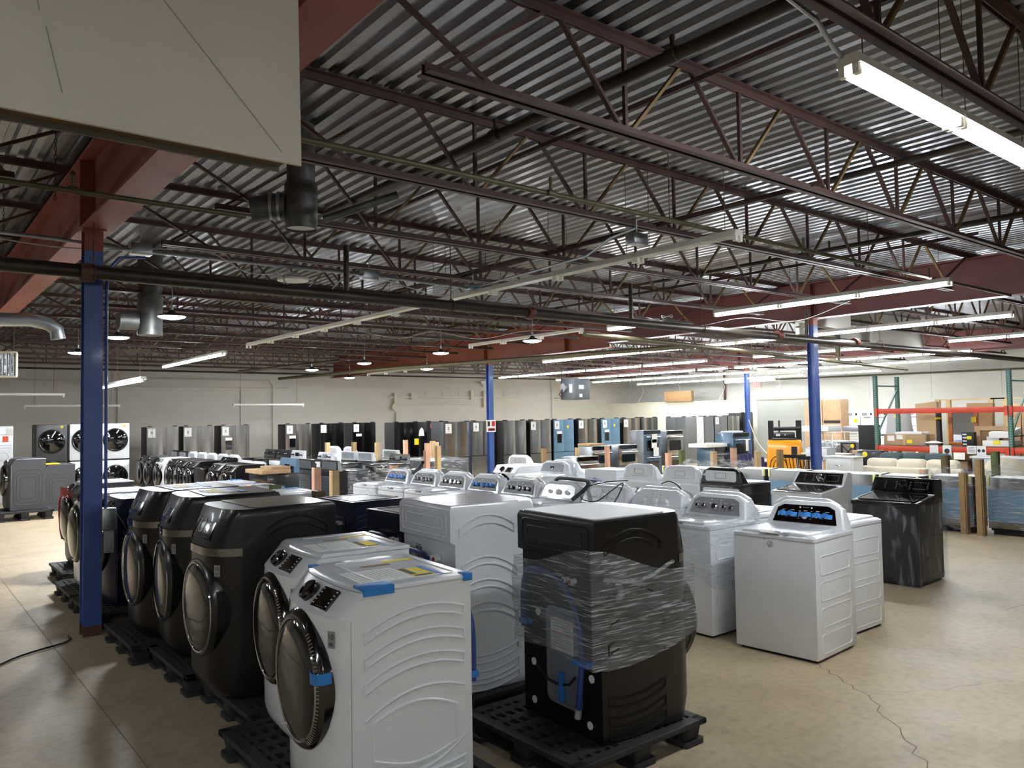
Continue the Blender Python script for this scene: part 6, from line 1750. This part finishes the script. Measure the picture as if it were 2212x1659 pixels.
m = MB(); m.lathe([(.05, -.175), (.001, -.177)], 16, 'x', (0, -.12, 1.02)); m.build('price_sticker', YS_, t)
t = simple('side_console', 'dark wooden console table carrying the tall black panel', 'table', [('top', 'wood_tan', lambda mm: mm.rbox(-.2, .2, -.34, .34, .84, .93, .006))], (18.5, 9.35, 0))
for x in (-.15, .15):
    for y in (-.28, .28):
        m = MB(); m.box(x-.04, x+.04, y-.04, y+.04, 0, .84); m.build('leg', 'mahogany', t)
t = simple('speaker_panel', 'tall black slab standing on the dark console table', 'panel', [('slab', 'black_matte', lambda mm: mm.rbox(-.06, .06, -.24, .24, 0, .58, .008)), ('cap', 'black_matte', lambda mm: mm.box(-.07, .07, -.26, .26, .58, .6))], (18.5, 9.35, .931), R(6))
t = simple('padded_chair', 'black padded chair with a yellow sticker under the rack end', 'chair', [('back', 'black', lambda mm: mm.rbox(-.1, .08, -.3, .3, .45, 1.0, .06)), ('seat', 'black', lambda mm: mm.rbox(-.1, .5, -.3, .3, .3, .48, .06)), ('base', 'black_matte', lambda mm: mm.box(-.05, .45, -.26, .26, 0, .3)), ('price_sticker', YS_, lambda mm: mm.lathe([(.06, -.102), (.001, -.104)], 16, 'x', (0, .1, .9)))], (17.35, 8.74, 0))
box('rolled grey rug leaning at the end of the teal sofa', 16.6, 8.7, 0, .12, .12, .95, 'fabric_grey', tape=None, tilt=R(6), name='rolled_rug', cat='rug')
# cages and foil-wrapped goods
t = thing('wire_cage', 'white wire cage full of wrapped goods left of the rack', 'cage', (21.0, 11.5, 0), R(-35))
m = MB()
for x in (-.45, .45):
    for y in (-.55, .55): m.tube([(x, y, .55), (x, y, 1.3)], .012, 6)
m.tube([(-.45, -.55, 1.3), (.45, -.55, 1.3), (.45, .55, 1.3), (-.45, .55, 1.3)], .012, 6, closed=True)
m.build('frame', 'label_white', t)
m = MB()
for k in range(12):
    y = -.5+.09*k; m.tube([(-.45, y, .6), (-.45, y, 1.3)], .004, 4)
for k in range(9): m.tube([(-.45, -.55, .62+.08*k), (-.45, .55, .62+.08*k)], .004, 4); m.tube([(-.45, -.55, .62+.08*k), (.45, -.55, .62+.08*k)], .004, 4)
m.build('mesh', 'print_grey', t)
m = MB(); m.box(-.5, .5, -.6, .6, .5, .55); m.build('base', 'wood_pale', t)
for x in (-.4, .4):
    for y in (-.5, 0, .5):
        m = MB(); m.box(x-.06, x+.06, y-.06, y+.06, 0, .5); m.build('leg', 'wood_pale', t)
for i, y in enumerate((-.27, .27)):
    m = MB(); m.rbox(-.36, .38, y-.24, y+.24, .56, 1.05, .08, 3); o = tag(m.build('wrapped_mattress', 'foil'), f'silver-wrapped roll inside the wire cage, {("right", "left")[i]} one', 'bundle'); o.location = (21.0, 11.5, 0); o.rotation_euler = (0, 0, R(-35))
box('flat white wrapped box lying across the wire cage', 20.8, 11.9, 1.32, .7, .8, .16, 'foam', tape=None)
box('grey flat box beside the white wrapped box on the cage', 21.3, 11.15, 1.32, .5, .5, .13, 'panel_silver', tape=None)
# white printed cartons by the right wall
for i, (y, h_, w_) in enumerate(((15.3, 1.93, .55), (14.72, 1.95, .5), (14.2, 1.93, .45), (13.0, 1.85, .6), (11.6, 1.9, .55))):
    box(f'tall white printed appliance carton by the right wall, {("leftmost, yellow sticker", "second from left, grey print", "third from left", "behind the rack upright", "rightmost, seen through the rack")[i]}', 29.3, y, 0, .6, w_, h_, 'label_white', tape=None, group='white appliance cartons',
        stickers=tuple([(-.15, 1.75, .07, .09, 'print_black'), (.1, 1.75, .2, .12, 'print_grey'), (.05, 1.3, .3, .03, 'print_grey'), (0, 1.0, .3, .03, 'print_grey')] + ([(-.12, 1.5, .14, .14, YS_)] if i == 0 else [(.0, 1.62, .28, .06, 'print_grey')])))
m = MB(); m.loft([[(24.0+.3*math.cos(a)*s, 11.2+.45*math.sin(a)*s, z) for a in [2*PI*k/24 for k in range(24)]] for z, s in ((.0, 1), (.9, .98), (1.5, .8), (1.85, .75), (1.9, .4))]); dcv = o = m.build('dust_cover', 'fabric_grey'); tag(o, 'grey draped cover with a yellow sticker, seen behind the rack', 'cover')
m = MB(); m.lathe([(.09, -.3), (.001, -.302)], 16, 'x', (24.0, 11.1, 1.7)); attach(m.build('price_sticker', YS_), dcv)
# partition panel, wardrobes
t = simple('partition_panel', 'large grey panel wall behind the yellow pallet stacker', 'partition', [('panel', 'partition', lambda mm: mm.box(-.05, .05, -1.15, 1.15, 0, 2.4)), ('top_trim', 'wood_tan', lambda mm: mm.box(-.07, .07, -1.15, 1.15, 2.4, 2.44))], (28.3, 17.85, 0))
for i, (y, lab) in enumerate(((15.95, 'tall light-wood wardrobe behind the right-hand blue column'), (15.2, 'tall light-wood wardrobe with ribbed doors and a dark shelf gap'))):
    t = simple('wardrobe', lab, 'wardrobe', [('carcass', 'wood_tan', lambda mm: mm.rbox(-.28, .28, -.36, .36, 0, 2.32, .006))], (27.6, y, 0))
    if i == 1:
        for z0, z1 in ((1.55, 2.28), (.1, 1.42)):
            m = MB(); m.rbox(-.295, -.28, -.33, .33, z0, z1, .004); dr = m.build('door', 'wood_tan', t)
            m = MB()
            for q in range(8): m.box(-.3, -.295, -.28+.08*q, -.25+.08*q, z0+.04, z1-.04)
            m.build('ribbing', 'wood_tan', dr)
        m = MB(); m.box(-.286, -.281, -.32, .32, 1.43, 1.54); m.build('shelf_gap', 'black_matte', t)
m = MB(); m.rbox(29.05, 29.25, 23.0, 24.6, 2.47, 2.95, .01); tag(m.build('cardboard_box', 'card_dark'), 'brown carton on top of the cream office wall', 'box')
bpy.data.objects['cardboard_box'].name = 'cardboard_box'
pipe('rusty red pipe rising above the cream office wall', [(30.9, 22.5, 2.3), (30.9, 22.5, 3.9)], .05, 'rust', name='wall_pipe')
for y in (26.2, 23.9, 21.4, 18.6): wire(f'thin white cord hanging down the right wall, {("farthest", "second", "third", "nearest")[(26.2, 23.9, 21.4, 18.6).index(y)]} from the camera', [(29.2, y, 4.4), (29.22, y, 3.4), (29.25, y-.1, 3.0), (29.1, y+.1, 2.5)], .008)
# pallet stacker
t = thing('pallet_stacker', 'yellow electric pallet stacker parked behind the right-hand blue column', 'forklift', (18.2, 11.45, 0), FL+R(32))
m = MB(); m.loft([[(x*s, y, z) for x, y in rrect(-.44, .44, -.35+d, .3, .09)] for z, s, d in ((.42, 1, 0), (.5, 1, -.02), (.9, .98, 0), (1.1, .95, .05), (1.16, .9, .1))]); m.build('hood', 'forklift_yellow', t)
m = MB(); m.rbox(-.42, .42, -.33, .5, .06, .42, .04); m.build('chassis', 'black_matte', t)
m = MB(); m.rbox(-.3, .3, -.22, .25, 1.15, 1.22, .03); m.rbox(-.26, .26, -.05, .28, 1.2, 1.36, .03); m.build('battery_cover', 'black', t)
m = MB(); m.rbox(-.27, .4, .0, .3, 1.4, 1.5, .02); m.build('control_head', 'black', t)
for x in (-.33, -.12, .36):
    m = MB(); m.box(x-.07 if x != -.12 else x-.02, x+.07 if x != -.12 else x+.02, .32, .42, .3, 1.66); m.build('mast', 'black', t)
m = MB(); [m.box(-.12+.03*k, -.098+.03*k, -.362, -.355, .64, .67) for k in range(8)]; m.build('maker_marks', 'print_black', t, smooth=False)
m = MB(); m.box(.16, .3, -.36, -.345, .7, 1.0); m.build('side_recess', 'black_matte', t)
m = MB(); m.lathe([(.02, -.055), (.001, -.06)], 12, 'y', (.02, 0, 1.29)); m.box(-.2, -.1, -.056, -.05, 1.26, 1.32); m.build('gauge', 'label_white', t)
for x in (-.28, .28):
    m = MB(); m.box(x-.08, x+.08, .45, 1.5, .06, .12); m.build('fork', 'black_matte', t)
    m = MB(); m.tube([(x-.04, -.2, .08), (x+.04, -.2, .08)], .08, 14); m.build('wheel', 'black_matte', t)
# chairs
def spindle(label, cat):
    t = thing('spindle_chair', label, cat)
    mm = MB(); mm.rbox(-.21, .21, -.2, .2, .43, .46, .015); mm.build('seat', 'black_matte', t)
    mm = MB(); mm.loft([[(x, y+.03*(1-(x/.24)**2), z) for x in [-.24+.48*k/10 for k in range(11)]] for y, z in ((.27, .92), (.285, .99), (.305, .99), (.29, .92), (.27, .92))], False, False, closed=False); mm.build('crest_rail', 'black_matte', t)
    for k in range(6):
        x = -.16+.32*k/5; mm = MB(); mm.tube([(x*.9, .17, .46), (x*1.2, .29, .93)], .009, 6); mm.build('spindle', 'black_matte', t)
    for sx in (-1, 1):
        for sy in (-1, 1):
            mm = MB(); mm.tube([(sx*.16, sy*.15, .44), (sx*.21, sy*.21, 0)], .015, 8); mm.build('leg', 'black_matte', t)
    return t
place('spin', spindle, 'black spindle-back chair just left of the right-hand blue column', 'chair', (15.1, 9.15, 0), FL+R(190), 'black chairs')
place('spin', spindle, 'black spindle-back chair partly hidden by the right-hand blue column', 'chair', (14.75, 8.65, 0), FL+R(200), 'black chairs')
def bent(label, cat):
    t = thing('bentwood_chair', label, cat)
    mm = MB(); mm.lathe([(.001, .44), (.2, .44), (.2, .465), (.001, .465)], 24); mm.build('seat', 'black_matte', t)
    for w_, h_ in ((.2, .9), (.12, .82)):
        mm = MB(); mm.tube([(w_*math.cos(a)*(1 if a > 0 else 1), .18+.06*math.sin(a), .46+(h_-.46)*math.sin(a)**.6) for a in [PI*k/18 for k in range(19)]], .01, 6); mm.build('back_hoop', 'black_matte', t)
    for sx in (-1, 1):
        for sy in (-1, 1):
            mm = MB(); mm.tube([(sx*.13, sy*.13, .44), (sx*.19, sy*.2, 0)], .012, 8); mm.build('leg', 'black_matte', t)
    return t
place('bent', bent, 'black bentwood chair with hooped back beside the blue slatted chair', 'chair', (15.75, 10.0, 0), FL+R(195), 'black chairs')
place('bent', bent, 'black bentwood chair standing far off in front of the black refrigerator', 'chair', (25.0, 17.4, 0), FL+R(30), 'black chairs')
t = thing('slatted_chair', 'dark blue slatted garden chair seen from behind', 'chair', (15.9, 10.75, 0), FR+R(15))
for k in range(7):
    x = -.27+.09*k; m = MB(); m.bar((x*.85, .12, .3), (x*1.1, .46, .95-.25*(x/.3)**2*.4), .075, .018, (0, 1, 0)); m.build('back_slat', 'adirondack', t)
m = MB(); m.prism([(-.4, .34), (.12, .26), (.12, .29), (-.4, .37)], -.26, .26, 'x'); m.build('seat', 'adirondack', t)
for s in (-1, 1):
    m = MB(); m.rbox(s*.34-.06, s*.34+.06, -.42, .25, .52, .545, .008); m.build('arm', 'adirondack', t)
    m = MB(); m.box(s*.31-.012, s*.31+.012, -.4, -.3, 0, .52); m.build('leg', 'adirondack', t)
    m = MB(); m.bar((s*.29, -.38, .32), (s*.29, .42, .04), .025, .09); m.build('leg', 'adirondack', t)
m = MB(); m.rbox(-.2, .2, -.2, .2, 0, .45, .03); o = tag(m.build('black_bin', 'black_matte'), 'black plastic bin by the foot of the grey panel wall', 'bin'); o.location = (20.0, 13.3, 0)
wire('white cord drooping from the far blue column', [(26.2, 18.0, 1.6), (25.6, 17.3, .9), (24.9, 16.5, .5), (24.2, 15.9, .45)], .012)

# ================================================================ THINGS ON WALLS AND CEILING
t = thing('unit_heater', 'grey hanging unit heater with exposed motor in front of the cream wall', 'heater', (15.9, 17.0, 2.36), R(-8))
m = MB(); m.rbox(-.14, .42, -.35, .35, 0, .62, .01); m.build('casing', 'heater_grey', t)
m = MB(); m.tube([(-.24, .1, .36), (-.14, .1, .36)], .13, 18); m.build('motor', 'galv', t)
m = MB(); m.tube([(-.25, .12, .3), (-.3, .2, .15), (-.2, .25, .08)], .015, 6); m.tube([(-.4, .3, .05), (-.15, .3, .05), (-.15, .3, .55), (-.15, .3, 1.0)], .012, 6); m.build('gas_pipe', 'rust', t)
m = MB(); m.box(.02, .2, -.356, -.35, .3, .42); m.box(.04, .14, -.356, -.35, .06, .16); m.box(-.146, -.14, -.25, -.1, .2, .45); m.build('rating_label', 'label_white', t)
for x in (-.1, .38):
    m = MB(); m.tube([(x, 0, .62), (x, 0, 1.4)], .008, 6); m.build('hanger_rod', 'rust', t)
t = thing('unit_heater', 'cream louvred unit heater hanging at the far left edge', 'heater', (.85, 15.2, 2.62), R(6))
m = MB(); m.rbox(-.4, .35, -.02, .4, 0, .46, .02); m.build('casing', 'heater_cream', t)
m = MB(); m.box(-.34, .28, -.03, -.022, .05, .41); m.build('grille_back', 'galv_dark', t)
m = MB()
for k in range(14): m.box(-.34, .28, -.042, -.031, .06+.026*k, .068+.026*k)
m.box(-.05, -.03, -.044, -.03, .04, .42); m.build('louvres', 'heater_cream', t)
m = MB(); m.tube([(-.2, .2, .46), (-.2, .2, 1.1)], .01, 6); m.tube([(.2, .2, .46), (.2, .2, 1.1)], .01, 6); m.build('hanger_rod', 'rust', t)
t = thing('radiant_heater', 'pale-framed radiant heater hanging beside the cream one at far left', 'heater', (1.52, 15.2, 2.68), R(-25))
m = MB(); m.tube([(a, -.02, b) for a, b in rrect(-.2, .2, 0, .4, .02)], .022, 6, closed=True); m.build('frame', 'heater_cream', t)
m = MB(); m.box(-.19, .19, 0, .02, .01, .39); m.build('reflector', 'foil', t)
m = MB()
for k in range(7): m.tube([(-.16+.053*k, -.015, .02), (-.16+.053*k, -.015, .38)], .008, 6)
m.build('bars', 'galv', t)
m = MB(); m.tube([(-.15, .01, .42), (-.15, .01, 1.05)], .006, 6); m.tube([(.15, .01, .42), (.15, .01, 1.05)], .006, 6); m.build('hanger_rod', 'rust', t)
t = thing('wall_heater', 'grey and cream boxed heater low on the wall at the far left', 'heater', (1.25, 20.0, 2.5))
m = MB(); m.rbox(-.6, .35, 0, .4, .12, .3, .02); m.build('hood', 'heater_grey', t)
m = MB(); m.rbox(-.6, .25, 0, .35, -.05, .11, .02); m.build('tray', 'heater_cream', t)
m = MB(); m.tube([(-.3, .2, .3), (-.3, .2, 1.24)], .008, 6); m.tube([(.2, .2, .3), (.2, .2, 1.24)], .008, 6); m.build('hanger_rod', 'rust', t)
t = thing('wall_bracket', 'cream electrical raceway with brackets on the back wall', 'raceway', (16.6, WY1-.06, 2.35))
m = MB(); m.box(-.3, 6.9, -.03, .05, .40, .46); m.box(-.1, 3.8, -.03, .05, .12, .17); m.build('rail', 'fixture_cream', t)
for x in (.0, .8, 3.9, 4.6):
    m = MB(); m.box(x-.08, x+.08, -.08, .05, .0 if x in (0, 4.6) else .34, .72 if x > 3 else .6); m.build('bracket', 'fixture_cream', t)
m = MB(); m.lathe([(.001, -.1), (.15, -.1), (.16, -.02), (.001, -.02)], 20, 'y', (-.05, 0, .02)); m.build('round_box', 'fixture_cream', t)
m = MB(); m.tube([(.05, 0, -.2), (.05, 0, -2.2)], .05, 10); m.rbox(-.08, .18, -.06, .04, -.85, -.6, .01); m.build('down_pipe', 'fixture_cream', t)
for k in range(7):
    m = MB(); x = 1.5+.85*k; m.tube([(x, 0, .48), (x, 0, .7), (x-.06, 0, .72)], .012, 6); m.build('hook', 'fixture_cream', t)
t = thing('emergency_light', 'small white twin emergency light high on the back wall', 'lamp', (21.3, WY1-.16, 3.25))
m = MB(); m.rbox(-.18, .2, 0, .15, 0, .32, .02); m.build('casing', 'label_white', t)
m = MB(); m.lathe([(.08, -.08), (.06, 0)], 14, 'y', (-.3, 0, .2)); m.box(-.3, -.16, .05, .09, .18, .22); m.build('lamp_head', 'label_white', t)
t = thing('exit_sign', 'red lit exit sign on the right wall left of the far blue column', 'exit sign', (30.9, 20.75, 3.02))
m = MB(); m.rbox(-.03, .08, -.2, .2, 0, .28, .01); m.build('casing', 'label_white', t)
m = MB(); m.box(-.036, -.031, -.19, .19, .01, .27); m.build('face', 'exit_red', t)
m = MB(); text_mb(m, 'EXIT', .16, frame((-.04, 0, .14), (0, -1, 0), (0, 0, 1))); m.build('lettering', 'label_white', t, smooth=False)
for lab, pts in (('grey conduit running along and down the back wall, left one', [(2.8, 28.45, 3.3), (5.2, 28.45, 3.3), (5.3, 28.45, 3.2), (5.3, 28.45, 0)]), ('grey conduit bending down the back wall behind the white stacked washers', [(12.0, 28.45, 3.12), (5.75, 28.45, 3.12), (5.62, 28.45, 3.0), (5.62, 28.45, 0)]), ('grey conduit framing the walled-up opening on the back wall', [(6.8, 28.42, 3.4), (11.2, 28.42, 3.4), (11.35, 28.42, 3.2), (11.35, 28.42, 0)]), ('white conduit down the cream wall left of the blue column', [(25.3, 28.42, 3.8), (25.3, 28.42, 0)])):
    o0 = Vector(pts[0]); tt = MB(); tt.tube([Vector(p) for p in pts], .025, 8); tag(tt.build('wall_conduit', 'block_grey' if 'white' not in lab[:6] else 'fixture'), lab, 'conduit')
# cord and scraps on the floor
wire('dark cord lying on the floor left of the nearest blue column', [(-2, 6.4, .012), (.2, 7.0, .012), (.9, 7.55, .012), (1.25, 7.75, .012), (1.3, 7.95, .012)], .008, 'black_cable')
t = MB(); t.loft([[(6.05+a, 1.86+b, .004+.012*math.sin(k)) for k, (a, b) in enumerate(((0, 0), (.03, .012), (.06, .005), (.09, .02)))], [(6.04+a, 1.885+b, .006) for a, b in ((0, 0), (.03, .012), (.06, .005), (.09, .02))]], False, False, closed=False)
tag(t.build('paper_scrap', 'label_white'), 'small white paper scrap on the floor at lower right', 'paper')
attach_all()
